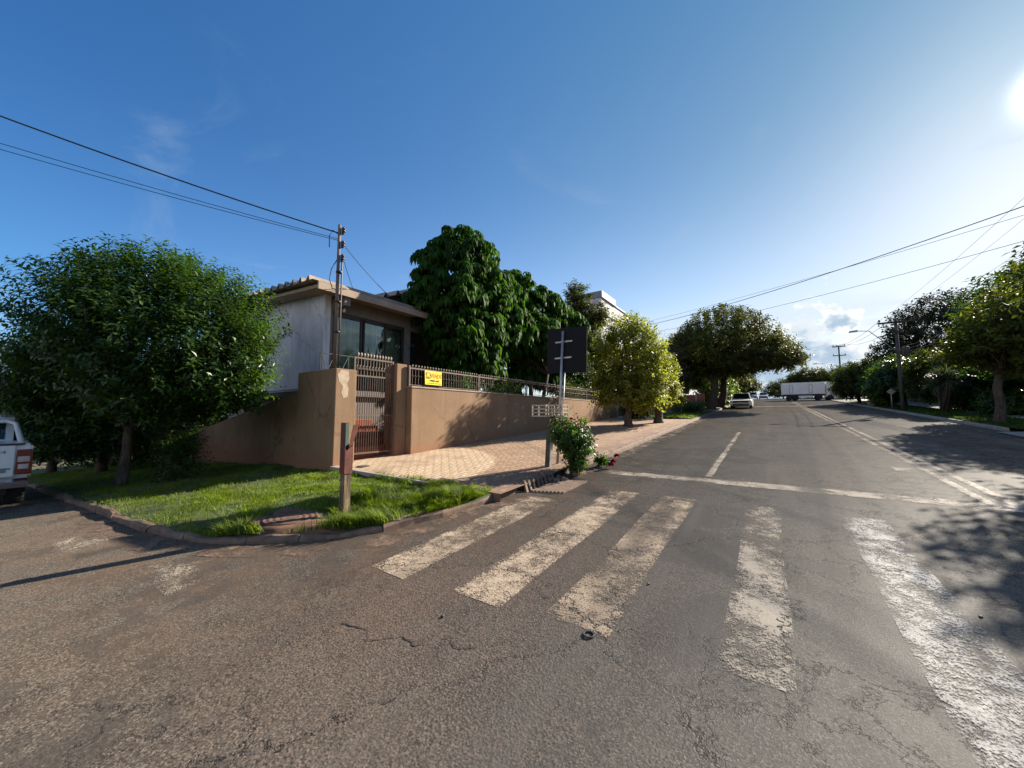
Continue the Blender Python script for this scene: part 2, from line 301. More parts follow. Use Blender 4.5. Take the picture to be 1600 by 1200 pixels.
# ---------------------------------------------------------------- object helpers
def props(o, label=None, cat=None, group=None, kind=None):
    for k, v in (('label', label), ('category', cat), ('group', group), ('kind', kind)):
        if v: o[k] = v
    return o
def thing(name, loc, label, cat, group=None, rz=0.):
    o = bpy.data.objects.new(name, None); COL.objects.link(o); o.location = loc; o.rotation_euler = (0, 0, rz); o.empty_display_size = .2
    return props(o, label, cat, group)
ORG = {}
def link(name, me, mat, parent=None, org=(0, 0, 0)):
    o = bpy.data.objects.new(name, me); COL.objects.link(o)
    if mat is not None and not me.materials: me.materials.append(mat)
    if parent is not None: o.parent = parent
    else: o.location = org
    return o
def dup(root, loc, rz=None, scale=None, label=None):
    def cp(o, par):
        c = o.copy(); COL.objects.link(c); c.parent = par
        for ch in list(o.children): cp(ch, c)
        return c
    r = cp(root, None); r.location = loc
    if rz is not None: r.rotation_euler = (0, 0, rz)
    if scale is not None: r.scale = scale if hasattr(scale, '__len__') else (scale,)*3
    if label: r['label'] = label
    return r
def mesh_np(name, V, faces_flat, sizes, smooth=False):
    me = bpy.data.meshes.new(name); V = np.asarray(V, dtype=np.float32)
    me.vertices.add(len(V)); me.vertices.foreach_set('co', V.ravel())
    ff = np.asarray(faces_flat, dtype=np.int32).ravel(); sz = np.asarray(sizes, dtype=np.int32)
    me.loops.add(len(ff)); me.loops.foreach_set('vertex_index', ff)
    me.polygons.add(len(sz)); st = np.concatenate([[0], np.cumsum(sz)[:-1]]).astype(np.int32)
    me.polygons.foreach_set('loop_start', st)
    if smooth: me.polygons.foreach_set('use_smooth', np.ones(len(sz), dtype=bool))
    me.update(calc_edges=True); me.validate(); return me
class MB:
    """collects shapes given in scene coordinates and links them as one mesh with its origin at o"""
    def __init__(s, o=(0, 0, 0)): s.bm = bmesh.new(); s.o = Vector(o)
    def _v(s, p): return s.bm.verts.new(Vector(p) - s.o)
    def face(s, pts): return s.bm.faces.new([s._v(p) for p in pts])
    def hexa(s, P, bev=0.):
        v = [s._v(p) for p in P]; fs = [s.bm.faces.new([v[i] for i in q]) for q in ((3, 2, 1, 0), (4, 5, 6, 7), (0, 1, 5, 4), (1, 2, 6, 5), (2, 3, 7, 6), (3, 0, 4, 7))]
        if bev:
            es = list({e for f in fs for e in f.edges}); bmesh.ops.bevel(s.bm, geom=es, offset=bev, segments=2, affect='EDGES', profile=.6)
        return s
    def box(s, x0, x1, y0, y1, z0, z1, bev=0.):
        x0, x1 = min(x0, x1), max(x0, x1); y0, y1 = min(y0, y1), max(y0, y1); z0, z1 = min(z0, z1), max(z0, z1)
        return s.hexa([(x0, y0, z0), (x1, y0, z0), (x1, y1, z0), (x0, y1, z0), (x0, y0, z1), (x1, y0, z1), (x1, y1, z1), (x0, y1, z1)], bev)
    def tube(s, pts, rad, seg=8, cap=True):
        pts = [Vector(p) for p in pts]; n = len(pts)
        if not hasattr(rad, '__len__'): rad = [rad]*n
        rings = []; ref = Vector((.31, .17, .93))
        for i, p in enumerate(pts):
            d = (pts[min(i+1, n-1)]-pts[max(i-1, 0)]).normalized()
            if abs(d.dot(ref)) > .95: ref = Vector((1, .1, 0)).normalized()
            u = d.cross(ref).normalized(); w = d.cross(u)
            rings.append([s._v(p+(u*math.cos(2*math.pi*k/seg)+w*math.sin(2*math.pi*k/seg))*rad[i]) for k in range(seg)])
        for a, b in zip(rings, rings[1:]):
            for k in range(seg):
                f = s.bm.faces.new([a[k], a[(k+1) % seg], b[(k+1) % seg], b[k]]); f.smooth = True
        if cap: s.bm.faces.new(rings[0][::-1]); s.bm.faces.new(rings[-1])
        return s
    def lathe(s, c, prof, seg=20, axis='z'):
        rings = []
        for r, h in prof:
            ring = []
            for k in range(seg):
                a = 2*math.pi*k/seg; x, y = r*math.cos(a), r*math.sin(a)
                ring.append(s._v(Vector(c)+Vector((x, y, h) if axis == 'z' else ((x, h, y) if axis == 'y' else (h, x, y)))))
            rings.append(ring)
        for a, b in zip(rings, rings[1:]):
            for k in range(seg): s.bm.faces.new([a[k], a[(k+1) % seg], b[(k+1) % seg], b[k]]).smooth = True
        s.bm.faces.new(rings[0][::-1]); s.bm.faces.new(rings[-1]); return s
    def prism(s, poly, axis, a, b):
        """polygon in the two other axes, extruded from a to b along axis"""
        def P(u, v, t): return {'x': (t, u, v), 'y': (u, t, v), 'z': (u, v, t)}[axis]
        A = [s._v(P(u, v, a)) for u, v in poly]; B = [s._v(P(u, v, b)) for u, v in poly]; n = len(poly)
        s.bm.faces.new(A); s.bm.faces.new(B[::-1])
        for i in range(n): s.bm.faces.new([A[i], B[i], B[(i+1) % n], A[(i+1) % n]])
        return s
    def grid(s, rows, smooth=True):
        vs = [[s._v(p) for p in r] for r in rows]
        for a, b in zip(vs, vs[1:]):
            for k in range(len(a)-1): s.bm.faces.new([a[k], a[k+1], b[k+1], b[k]]).smooth = smooth
        return s
    def build(s, name, mat, parent=None, flip=True):
        if flip: bmesh.ops.recalc_face_normals(s.bm, faces=s.bm.faces)
        me = bpy.data.meshes.new(name); s.bm.to_mesh(me); s.bm.free()
        return link(name, me, mat, parent, s.o if parent is None else (0, 0, 0))
def text_mesh(txt, size, bold=0.):
    cu = bpy.data.curves.new('lettering', 'FONT'); cu.body = txt; cu.size = size; cu.align_x = 'CENTER'; cu.align_y = 'CENTER'; cu.offset = bold; cu.extrude = .002
    o = bpy.data.objects.new('lettering', cu); COL.objects.link(o); dg = bpy.context.evaluated_depsgraph_get(); dg.update()
    me = bpy.data.meshes.new_from_object(o.evaluated_get(dg)); bpy.data.objects.remove(o); bpy.data.curves.remove(cu); return me
def text_on_x(name, txt, size, c, mat, parent, sx=1., bold=0.):
    """lettering on a plate that faces +X, centred at c relative to its parent"""
    me = text_mesh(txt, size, bold); me.materials.clear()
    for v in me.vertices: v.co = Vector((c[0]+v.co.z, c[1]+v.co.x*sx, c[2]+v.co.y))
    return link(name, me, mat, parent)

# ---------------------------------------------------------------- terrain
def ramp(Y):
    if Y < -25: return .055*-25
    if Y < 75: return .055*Y
    if Y < 125: t = Y-75; return .055*75 + .055*t - .066*t*t/100
    return .055*125 - .066*25 - .011*min(Y-125, 300)
def fall(X):
    t = -6-X
    if t <= 0: return 0.
    if t < 8: return -.07*t*t/16
    return -.07*(min(t, 70)-4)
def rz(X, Y): return ramp(Y)+fall(X)
def sheet(name, xs, ys, zf, mat, keep=None, kind='structure'):
    m = MB(); vs = {}
    def V(i, j):
        if (i, j) not in vs: vs[i, j] = m._v((xs[i], ys[j], zf(xs[i], ys[j])))
        return vs[i, j]
    for i in range(len(xs)-1):
        for j in range(len(ys)-1):
            if keep is None or keep((xs[i]+xs[i+1])/2, (ys[j]+ys[j+1])/2):
                m.bm.faces.new([V(i, j), V(i+1, j), V(i+1, j+1), V(i, j+1)]).smooth = True
    o = m.build(name, mat, flip=False); props(o, kind=kind); return o
def steps(a, b, d): n = max(1, round((b-a)/d)); return [a+(b-a)*i/n for i in range(n+1)]
XS = steps(-400, -90, 40)[:-1]+steps(-90, -24, 6)[:-1]+steps(-24, -5, .5)[:-1]+[-5., -3.9, -3., 0., 3., 6.8, 8, 12]+steps(18, 60, 14)+[100, 200, 400]
YS = [-400, -100, -50, -25, -12, -6, -3, 0., 1.6, 3., 5.]+steps(8, 60, 4)[:]+[62, 66, 70, 75]+steps(79, 127, 4)+[150, 200, 300, 425, 700]
sheet('ground', XS, YS, lambda x, y: rz(x, y)-.05, m_earth)
sheet('road', XS, YS, rz, m_asph, lambda x, y: (-3.9 < x < 6.8 and -100 < y < 300) or (-12 < y < 1.6 and -90 < x < 60) or (-8.6 < x < -3 and 0 < y < 5) or (62 < y < 70 and -60 < x < 60))

# kerb line of the corner block (outer foot of the kerb)
KP = [(-90, 1.0), (-24, 1.0), (-14, 1.0), (-11, 1.06), (-9.06, 1.19), (-7.37, 1.29), (-6.22, 1.43), (-5.44, 1.66), (-4.82, 2.02), (-4.42, 2.35), (-3.98, 2.93), (-3.74, 3.71), (-3.62, 4.56), (-3.5, 7.1), (-3.42, 10), (-3.4, 24), (-3.4, 60)]
def kerbY(X):
    for a, b in zip(KP, KP[1:]):
        if a[0] <= X <= b[0]: return a[1]+(b[1]-a[1])*(X-a[0])/(b[0]-a[0])
    return KP[-4][1]
def resample(path, d):
    o = []
    for a, b in zip(path, path[1:]):
        L = math.hypot(b[0]-a[0], b[1]-a[1]); n = max(1, int(L/d))
        o += [(a[0]+(b[0]-a[0])*i/n, a[1]+(b[1]-a[1])*i/n) for i in range(n)]
    return o+[path[-1]]
def kerb(path, name, mat, d=.14, h=.125, wd=.10, inward=1, gap=None, rough=.5):
    P = resample(path, d); rows = []
    for i, p in enumerate(P):
        a, b = P[max(i-1, 0)], P[min(i+1, len(P)-1)]; t = Vector((b[0]-a[0], b[1]-a[1])).normalized(); nn = Vector((-t.y, t.x))*inward
        q = random.uniform(-1, 1)*rough; k = random.uniform(-1, 1)*rough; s = math.sin(p[1]*3.1+p[0]*2.3)*rough; q = .15*q+.5*math.sin(p[0]*9.1+p[1]*7.3)*rough; k = .12*k+.4*math.sin(p[0]*6.7-p[1]*8.9)*rough
        hh = h+.014*q+.012*s; base = rz(*p)
        sect = [(-.015+.02*k, -.04), (-.01+.018*k, hh*.55), (.012+.014*k+.01*s, hh*.93), (.045, hh+.006*q), (wd-.02, hh+.004*k), (wd, hh-.02), (wd, -.04)]
        rows.append([(p[0]+nn.x*u, p[1]+nn.y*u, base+v) for u, v in sect])
    m = MB()
    if rough >= 1:            # separate worn stones, some sunk or pushed out of line
        k = 0
        while k < len(rows)-2:
            n = random.randint(5, 9); seg = rows[k:k+n+1]; dx, dy, dz = random.uniform(-.014, .014), random.uniform(-.014, .014), random.uniform(-.028, .012); k += n
            if len(seg) > 3:
                a, b = Vector(seg[0][3]), Vector(seg[1][3]); seg[0] = [tuple(Vector(p)+(b-a)*.14) for p in seg[0]]
            tilt = random.uniform(-.02, .02); seg = [[(x+dx, y+dy, z+dz+tilt*(q/len(seg)-.5)) for x, y, z in r] for q, r in enumerate(seg)]
            m.grid(seg, False); m.face(seg[0]); m.face(seg[-1])
    else:
        m.grid(rows); m.face(rows[-1]); m.face(rows[0])
    return props(m.build(name, mat), kind='structure')
kerb([p for p in KP if p[1] < 5.4]+[(-3.58, 5.25)], 'kerb', m_kerb, .10, .092, .085, rough=1.2)
kerb([(-3.5, 6.95), (-3.42, 10), (-3.4, 24), (-3.4, 60)], 'kerb', m_kerb, .2)
kerb([(6.3, 60), (6.3, 19.2)], 'kerb', m_conc, .5, rough=.25)
kerb([(-3.4, 71), (-3.4, 110)], 'kerb', m_conc, 1.5, rough=.3); kerb([(6.3, 110), (6.3, 71)], 'kerb', m_conc, 1.5, rough=.3)
# red soil washed into the gutter
def ribbon(name, path, w, mat, off=.004, d=.12, jit=.5, inward=1):
    rows = []
    for i, p in enumerate(P := resample(path, d)):
        a, b = P[max(i-1, 0)], P[min(i+1, len(P)-1)]; t = Vector((b[0]-a[0], b[1]-a[1])).normalized(); nn = Vector((-t.y, t.x))*inward
        ww = w*(1+random.uniform(-jit, jit)*.4+.35*math.sin(p[1]*2.7)*jit+.25*math.sin(p[0]*4.1)*jit)
        rows.append([(p[0]+nn.x*u, p[1]+nn.y*u, rz(p[0]+nn.x*u, p[1]+nn.y*u)+off) for u in (.02, -ww*.5, -ww)])
    m = MB(); m.grid(rows); return props(m.build(name, mat), kind='structure')
ribbon('gutter_dirt', [p for p in KP if -14 <= p[0] and p[1] <= 24], .42, m_gutter)

# lawn base, sidewalk, lots
def lawnz(X, Y):
    return rz(X, Y)+.085+.012*(Y-1.5)+.03*math.sin(X*1.9+.4)*math.sin(Y*2.3)+.014*math.sin(X*5.3+Y*2.1)*math.sin(Y*6.1-X*1.7)
m = MB(); rows = []
for X in steps(-40, -12, 1.)[:-1]+steps(-12, -3.62, .12):
    k0 = kerbY(X)+(.065 if X < -4.6 else .09); rows.append([(X, k0+(4.66-k0)*v/14, lawnz(X, k0+(4.66-k0)*v/14)-(.02 if v else .05)) for v in range(15)])
m.grid(rows); props(m.build('lawn', m_lawnbase, flip=False), kind='structure')
def swz(X, Y): return ramp(Y)+.125+(-3.5-X)*.013
m = MB(); rows = []
for Y in steps(4.68, 22.3, .3):
    rows.append([(X, Y, swz(X, Y)+.006*math.sin(X*3+Y*1.7)) for X in steps(-10.2, -3.47, .35)])
m.grid(rows)
m.grid([[(X, 4.68, swz(X, 4.68)-.35) for X in steps(-10.2, -3.47, .35)], [(X, 4.68, swz(X, 4.68)) for X in steps(-10.2, -3.47, .35)]])
props(m.build('sidewalk', m_pave), kind='structure')
# edge beam of the paving next to the lawn
m = MB(); m.hexa([(-8.12, 4.55, .15), (-4.9, 4.6, .15), (-4.9, 4.68, .15), (-8.12, 4.672, .15), (-8.12, 4.55, swz(-8.1, 4.6)+.012), (-4.9, 4.6, swz(-4.9, 4.6)+.012), (-4.9, 4.674, swz(-4.9, 4.6)+.012), (-8.12, 4.674, swz(-8.1, 4.6)+.012)], .008)
props(m.build('kerb', m_conc), kind='structure')
# next lot north: verge, drive, soil
xs = steps(-30, -14, 4)[:-1]+steps(-14, -3.47, .7)
sheet('path', steps(-30, -5.6, 2.), steps(22.32, 26.4, .4), lambda x, y: swz(x, y)+.004, m_conc)
sheet('verge', steps(-5.6, -3.47, .3), steps(22.32, 26.4, .4), lambda x, y: swz(x, y)+.06*max(0, math.sin((x+5.6)*1.4)), m_lawnbase)
sheet('verge', xs, steps(26.4, 60, .8), lambda x, y: swz(x, y)+.05*math.sin(x*1.3)*math.sin(y*.9)+.02, m_earth)
# east block
def ez(x, y): return ramp(y)+.125+(x-6.3)*.012
exs = [6.43, 7.0, 7.6, 8.2]
sheet('verge', exs, steps(18.65, 60, 1), lambda x, y: ez(x, y), m_lawnbase)
sheet('verge', exs, steps(5, 13.15, 1), lambda x, y: ez(x, y), m_lawnbase)
kerb([(6.3, 13.1), (6.3, 5)], 'kerb', m_conc, .5, rough=.25)
sheet('sidewalk', [8.2, 8.9, 9.6, 10.4], steps(5, 60, 1), lambda x, y: ez(x, y)+.01, m_conc)
sheet('path', [5.9, 6.3, 7.2, 8.2], steps(13.2, 18.6, .6), lambda x, y: ramp(y)+.012+max(0, x-6.2)*.075+.02, m_conc)
sheet('verge', [10.4, 14, 20, 40], steps(5, 60, 4), lambda x, y: ez(x, y)+.1, m_earth)

# ---------------------------------------------------------------- painted markings
def mark(name, x0, x1, y0, y1, mat, dz=.004):
    e = min(.07, (x1-x0)*.3); xs = [x0]+steps(x0+e, x1-e, .2)+[x1]; ys = [y0]+steps(y0+.1, y1-.1, .5)+[y1]; nx, ny = len(xs), len(ys)
    m = MB(); m.grid([[(x+.15*e*math.sin(y*2.3+x*5), y+random.uniform(-.015, .015)*(y in (y0, y1)), rz(x, y)+dz) for y in ys] for x in xs])
    o = m.build(name, mat); at = o.data.attributes.new('inner', 'FLOAT', 'POINT')
    at.data.foreach_set('value', [float(0 < i < nx-1 and 0 < j < ny-1) for i in range(nx) for j in range(ny)])
    return props(o, kind='structure')
for k, (a, b, c, d) in enumerate([(-3.27, -2.76, 2.28, 5.2), (-2.26, -1.76, 2.36, 6.15), (-1.42, -.95, 2.46, 6.18), (-.32, .05, 2.52, 6.22), (.64, 1.07, 2.3, 6.24)]):
    mark('crosswalk_stripe', a, b, c, d, (m_paint, m_paint, m_paint, m_paint_thin, m_paint_glare)[k])
mark('stop_line', -2.85, 3.4, 7.36, 7.74, m_paint_line)
mark('lane_line', -1.06, -.94, 7.9, 16.8, m_paint_line)
for y in (21.5, 31.5, 42, 52): mark('lane_line', -1.05, -.93, y, y+4.2, m_paint_faint)
mark('lane_line', 2.28, 2.40, 7.5, 58, m_paint_line); mark('lane_line', 2.52, 2.64, 7.5, 58, m_paint_line)
mark('lane_line', 1.9, 2.2, 9.9, 10.35, m_paint_line)
mark('stop_line', -2.5, 5.5, 43, 44.2, m_paint_line)
mark('crosswalk_stripe', -7.4, -6.5, .62, 1.02, m_paint_faint); mark('crosswalk_stripe', -5.3, -4.3, 1.02, 1.42, m_paint_faint)
# the long open crack in front of the crossing
def crack(pts, w):
    rows = []; jx = jy = 0.
    for i, p in enumerate(resample(pts, .022)):
        jx = .8*jx+random.uniform(-.013, .013); jy = .8*jy+random.uniform(-.013, .013); ww = w*max(.05, .55+.6*math.sin(i*.37)*math.sin(i*.11+1))*random.uniform(.5, 1.2)
        rows.append([(p[0]+jx, p[1]+jy-ww, rz(*p)+.0035), (p[0]+jx, p[1]+jy+ww, rz(*p)+.0035)])
    m = MB(); m.grid(rows); props(m.build('road_crack', m_pit), kind='structure')
crack([(-2.62, 1.62), (-2.4, 1.66), (-2.28, 1.6), (-2.1, 1.75), (-1.98, 1.72), (-1.84, 1.9), (-1.7, 1.86), (-1.62, 1.95)], .009)
crack([(-.3, 5.9), (-.12, 5.6), (-.05, 5.75), (.02, 5.5)], .01)
crack([(.2, 9.8), (.35, 8.9), (.62, 8.5), (1.0, 8.1), (1.1, 7.75)], .014)

# ================================================================ corner walls, gate and fence
# corner column
t = thing('gate_column', (-8.1, 4.6, .2), 'broad tan corner column with a patch of bare plaster, meter pole on top', 'column')
m = MB(t.location); m.hexa([(-9.9, 4.6, -.1), (-8.1, 4.6, -.1), (-8.1, 5.12, -.1), (-9.9, 5.12, -.1), (-9.86, 4.6, 2.67), (-8.1, 4.6, 2.67), (-8.1, 5.12, 2.67), (-9.86, 5.12, 2.67)], .018); m.build('shaft', m_tan, t)
m = MB(t.location)
pp = [(4.64, 2.52), (4.72, 2.64), (4.9, 2.63), (4.93, 2.45), (4.88, 2.33), (4.92, 2.2), (4.9, 2.02), (4.8, 1.98), (4.74, 2.1), (4.78, 2.25), (4.68, 2.36)]
m.prism(pp, 'x', -8.11, -8.097); m.build('plaster_patch', m_tan_bare, t)
# gate post on the right of the gate
t = thing('gate_post', (-8.3, 6.45, .5), 'narrow tan post between the barred gate and the street wall', 'column')
m = MB(t.location); m.box(-8.62, -8.12, 6.3, 6.63, .1, 2.97, .015); m.build('shaft', m_tan, t)
# street wall
t = thing('street_wall', (-8.05, 15, .8), 'long low tan wall along the pavement with iron railing on top', 'wall')
m = MB(t.location); m.box(-8.2, -7.92, 6.64, 23.0, -.2, 2.33, .02); m.build('wall_face', m_tan, t)
m = MB(t.location); m.box(-8.215, -7.90, 6.62, 23.0, 2.332, 2.375, .008); m.build('coping', m_fascia, t)
# gate
GX = -8.26
t = thing('entrance_gate', (GX, 5.72, .62), 'tall brown barred metal gate with pale spear tips at the house entrance', 'gate')
m = MB(t.location)
for z in (.66, 1.58, 2.56, 3.0): m.box(GX-.018, GX+.018, 5.14, 6.28, z-.02, z+.02)
for y in (5.155, 6.265): m.box(GX-.021, GX+.021, y-.02, y+.02, .62, 3.02)
m.build('gate_frame', m_rail, t)
mb = MB(t.location); mb.box(GX-.007, GX+.007, 5.2, 5.214, .68, 2.54); bar = mb.build('bar', m_gate, t)
for i in range(1, 17):
    c = bar.copy(); COL.objects.link(c); c.parent = t; c.location = (0, i*.0645, 0)
mb = MB(t.location); mb.box(GX-.008, GX+.008, 5.235, 5.251, 2.58, 2.98); bar = mb.build('upper_bar', m_rail, t)
mt = MB(t.location); mt.lathe((GX, 5.243, 3.02), [(.012, 0), (.012, .04), (.026, .07), (.024, .085), (.004, .125)], 8); tip = mt.build('spear_tip', m_tip, t)
mo = MB(t.location)
for s in (-1, 1): mo.tube([(GX+.012, 5.243+s*.008, 2.82), (GX+.012, 5.243+s*.038, 2.79), (GX+.012, 5.243+s*.038, 2.73), (GX+.012, 5.243+s*.008, 2.70)], .009, 6)
orn = mo.build('scroll', m_rail, t)
for i in range(1, 12):
    for s in (bar, tip, orn):
        c = s.copy(); COL.objects.link(c); c.parent = t; c.location = (0, i*.0875, 0)
m = MB(t.location); m.box(GX-.03, GX+.03, 6.17, 6.24, 1.62, 1.80, .006); m.build('lock', m_dark, t)
# red tiled steps behind the gate
t = thing('entrance_steps', (-9.2, 5.75, .6), 'red tiled steps rising behind the barred gate', 'steps')
for i in range(5):
    m = MB(t.location); m.box(-8.52-i*.27, -8.79-i*.27, 5.2, 6.62, .3, .62+.17*(i+1), .012); m.build('step', m_redtile, t)
# railing on the street wall
FX = -8.06
t = thing('wall_railing', (FX, 14.8, 2.37), 'brown iron railing with pale ball tips along the top of the street wall', 'railing')
bays = [6.66, 9.6, 12.6, 15.6, 18.6, 21.9]
for y in bays:
    m = MB(t.location); m.box(FX-.026, FX+.026, y-.026, y+.026, 2.377, 2.95, .004); m.build('post', m_rail, t)
tips = []
for a, b in zip(bays, bays[1:]):
    m = MB(t.location); m.box(FX-.017, FX+.017, a+.03, b-.03, 2.86, 2.90); m.box(FX-.014, FX+.014, a+.03, b-.03, 2.41, 2.43); m.build('rail', m_rail, t)
    n = int((b-a)/.105); m = MB(t.location)
    for i in range(1, n):
        y = a+(b-a)*i/n
        m.box(FX-.007, FX+.007, y-.007, y+.007, 2.43, 2.86)
        for s in (-1, 1): m.tube([(FX+.012, y+s*.007, 2.69), (FX+.012, y+s*.03, 2.665), (FX+.012, y+s*.007, 2.64)], .006, 4)
        tips.append(y)
    m.build('bar_panel', m_gate, t)
tprof = [(.009, 0), (.009, .03), (.022, .05), (.022, .066), (.005, .085)]
k = MB(t.location); k.lathe((FX, tips[0], 2.9), tprof, 6); tip = k.build('ball_tip', m_tip, t)
for y in tips[1:100]:
    c = tip.copy(); COL.objects.link(c); c.parent = t; c.location = (0, y-tips[0], 0)
k = MB(t.location)
for y in tips[100:]: k.lathe((FX, y, 2.9), tprof, 6)
props(k.build('ball_tip', m_tip, t), kind='stuff')
# for-sale plaque
t = thing('sale_sign', (FX+.05, 7.5, 2.63), 'yellow plaque reading VENDE wired to the railing above the street wall', 'sign')
m = MB(t.location); m.hexa([(FX+.04, 7.19, 2.46), (FX+.055, 7.19, 2.46), (FX+.055, 7.84, 2.46), (FX+.04, 7.84, 2.46), (FX+.04, 7.17, 2.86), (FX+.055, 7.17, 2.86), (FX+.055, 7.83, 2.86), (FX+.04, 7.83, 2.86)], .003); m.build('plate', m_yel, t)
fx = .008
m = MB(t.location); m.box(FX+.055, FX+.058, 7.215, 7.385, 2.635, 2.81); m.build('logo', m_ink, t)
m = MB(t.location)
for poly in ([(7.225, 2.70), (7.262, 2.795), (7.285, 2.795), (7.262, 2.70), (7.262, 2.66), (7.245, 2.66)], [(7.295, 2.795), (7.32, 2.795), (7.32, 2.745), (7.35, 2.795), (7.378, 2.795), (7.345, 2.73), (7.372, 2.665), (7.345, 2.665), (7.315, 2.72), (7.29, 2.655), (7.275, 2.73)]):
    m.prism(poly, 'x', FX+.0585, FX+.060)
m.build('logo_mark', m_yel, t)
text_on_x('lettering', 'VENDE', .175, (fx, .11, .085), m_orange, t, .80, .0012)
text_on_x('lettering', '\u25c2 99937-1447', .085, (fx, .03, -.055), m_ink, t, .86, .001)
m = MB(t.location); m.box(FX+.055, FX+.0575, 7.26, 7.80, 2.496, 2.512); m.build('underline', m_ink, t)
# side wall down the hill
t = thing('side_wall', (-16, 4.75, .2), 'brown sloping side wall behind the corner lawn, stepping down the hill', 'wall')
m = MB(t.location); m.prism([(-9.92, -.4), (-9.9, 2.2), (-16.4, 1.16), (-17.24, 1.15), (-17.24, -1.2)], 'y', 4.66, 4.84); m.build('sloping_wall', m_tan, t)
m = MB(t.location); m.prism([(-17.3, -1.2), (-17.3, 1.14), (-34, 1.1), (-34, -2.5)], 'y', 4.66, 4.84); m.build('level_wall', m_tan, t)
m = MB(t.location); m.box(-17.3, -17.24, 4.70, 4.80, -1, 1.14); m.build('joint', m_dark, t)

# ================================================================ house
t = thing('corner_house', (-14, 9, 1.0), 'white and grey house with corrugated roof behind the corner column', 'house')
o = t.location
m = MB(o); m.box(-18.4, -10.9, 5.75, 5.95, 2.42, 5.62); wl = m.build('side_wall', m_white, t)
m = MB(o); m.box(-18.4, -14.3, 5.9, 6.05, -.5, 2.40); m.box(-14.3, -10.9, 6.3, 6.45, -.5, 2.40); m.box(-18.4, -10.9, 5.8, 6.4, 2.27, 2.418); m.build('lower_wall', m_white, t)
HX = -10.9
m = MB(o)
m.box(HX-.15, HX, 5.952, 6.02, 2.3, 5.3); m.box(HX-.15, HX, 8.74, 9.02, 2.3, 5.3); m.box(HX-.15, HX, 6.02, 8.74, 4.80, 5.3); m.box(HX-.15, HX, 6.02, 8.74, 2.0, 2.36)
m.box(HX-2.3, HX-.152, 8.92, 9.02, 2.3, 5.3); m.box(HX-2.45, HX-2.302, 8.92, 15, 2.3, 5.5); m.box(HX-.25, HX-.02, 9.022, 15, 4.72, 5.12)
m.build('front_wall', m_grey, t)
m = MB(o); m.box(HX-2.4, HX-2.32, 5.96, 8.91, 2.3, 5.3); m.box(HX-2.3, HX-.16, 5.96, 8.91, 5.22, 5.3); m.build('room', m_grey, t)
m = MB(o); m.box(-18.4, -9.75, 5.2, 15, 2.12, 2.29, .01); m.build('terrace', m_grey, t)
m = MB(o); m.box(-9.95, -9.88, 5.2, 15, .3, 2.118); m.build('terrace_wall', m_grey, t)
wn = m = MB(o)
for y in (6.045, 7.02, 7.12, 7.93, 8.715): m.box(HX-.10, HX-.02, y-.026, y+.026, 2.36, 4.74)
m.box(HX-.10, HX-.02, 6.02, 8.74, 4.66, 4.80); m.box(HX-.10, HX-.02, 6.02, 8.74, 2.36, 2.42); wf = m.build('window', m_frame, t)
for a, b in ((6.07, 6.99), (7.15, 7.90), (7.96, 8.69)):
    m = MB(o); m.box(HX-.065, HX-.057, a, b, 2.42, 4.66); m.build('pane', m_glass, wf)
m = MB(o)
rows = [[(HX-.28+.035*math.sin(y*34)+.02*math.sin(y*15), y, z) for z in (2.4, 3.5, 4.7)] for y in steps(6.1, 7.93, .02)]
m.grid(rows); m.build('curtain', m_curt, wf)
m = MB(o); m.box(HX-.2, HX-.17, 7.94, 8.72, 2.4, 4.70); m.build('blind', m_blind, wf)
m = MB(o); m.box(HX-.9, HX-.6, 5.6, 5.76, 4.0, 5.2) if False else m.box(-16.2, -15.0, 5.735, 5.76, 4.0, 5.15); sw = m.build('window', m_frame, t)
for a in (-16.12, -15.56):
    m = MB(o); m.box(a, a+.48, 5.725, 5.734, 4.08, 5.07); m.build('pane', m_carglass, sw)
m = MB(o); m.box(-16.8, -15.4, 5.87, 5.9, 1.1, 2.24); sw = m.build('window', m_fascia, t)
for a in (-16.7, -16.05):
    m = MB(o); m.box(a, a+.55, 5.86, 5.869, 1.2, 2.14); m.build('pane', m_carglass, sw)
# roof
zt = lambda x: 5.34+(-10.2-x)*.068
m = MB(o); m.hexa([(-18.6, 5.25, zt(-18.6)-.14), (-10.22, 5.25, zt(-10.22)-.14), (-10.22, 15, zt(-10.22)-.14), (-18.6, 15, zt(-18.6)-.14), (-18.6, 5.25, zt(-18.6)-.04), (-10.22, 5.25, zt(-10.22)-.04), (-10.22, 15, zt(-10.22)-.04), (-18.6, 15, zt(-18.6)-.04)]); rf = m.build('roof', m_soffit, t)
m = MB(o); m.box(-10.22, -10.16, 5.16, 9.3, 5.11, 5.33, .008); m.build('fascia', m_fascia, rf)
m = MB(o); rows = []
for i, x in enumerate(steps(-18.7, -10.23, .055)):
    ph = ((x+18.7) % .46)/.46; w = .15 if ph > .90 else (.15*(ph-.62)/.28 if ph > .62 else 0.)
    rows.append([(x, 5.02, zt(x)-.005+w), (x, 5.02, zt(x)+.02+w), (x, 15, zt(x)+.02+w), (x, 15, zt(x)-.005+w)])
m.grid(rows, False); m.build('roof_tiles', m_tile, rf)
m = MB(o); rows = []
for y in steps(7.6, 16, .05):
    ph = (y % .56)/.56; w = .2*(1-ph/.16) if ph < .16 else (.17*(ph-.8)/.2 if ph > .8 else 0)
    b = 5.84+(y-8)*.44 if y < 10.3 else 6.85
    rows.append([(-11.6, y, b-.03+w), (-11.6, y, b+w), (-18, y, b+.3+w), (-18, y, b+.27+w)])
m.grid(rows, False); m.build('roof_tiles', m_tile, rf)
m = MB(o); m.prism([(7.7, 5.36), (7.7, 5.66), (10.3, 6.78), (15.8, 6.78), (15.8, 5.36)], 'x', -12.2, -12.0); m.build('gable', m_grey, rf)
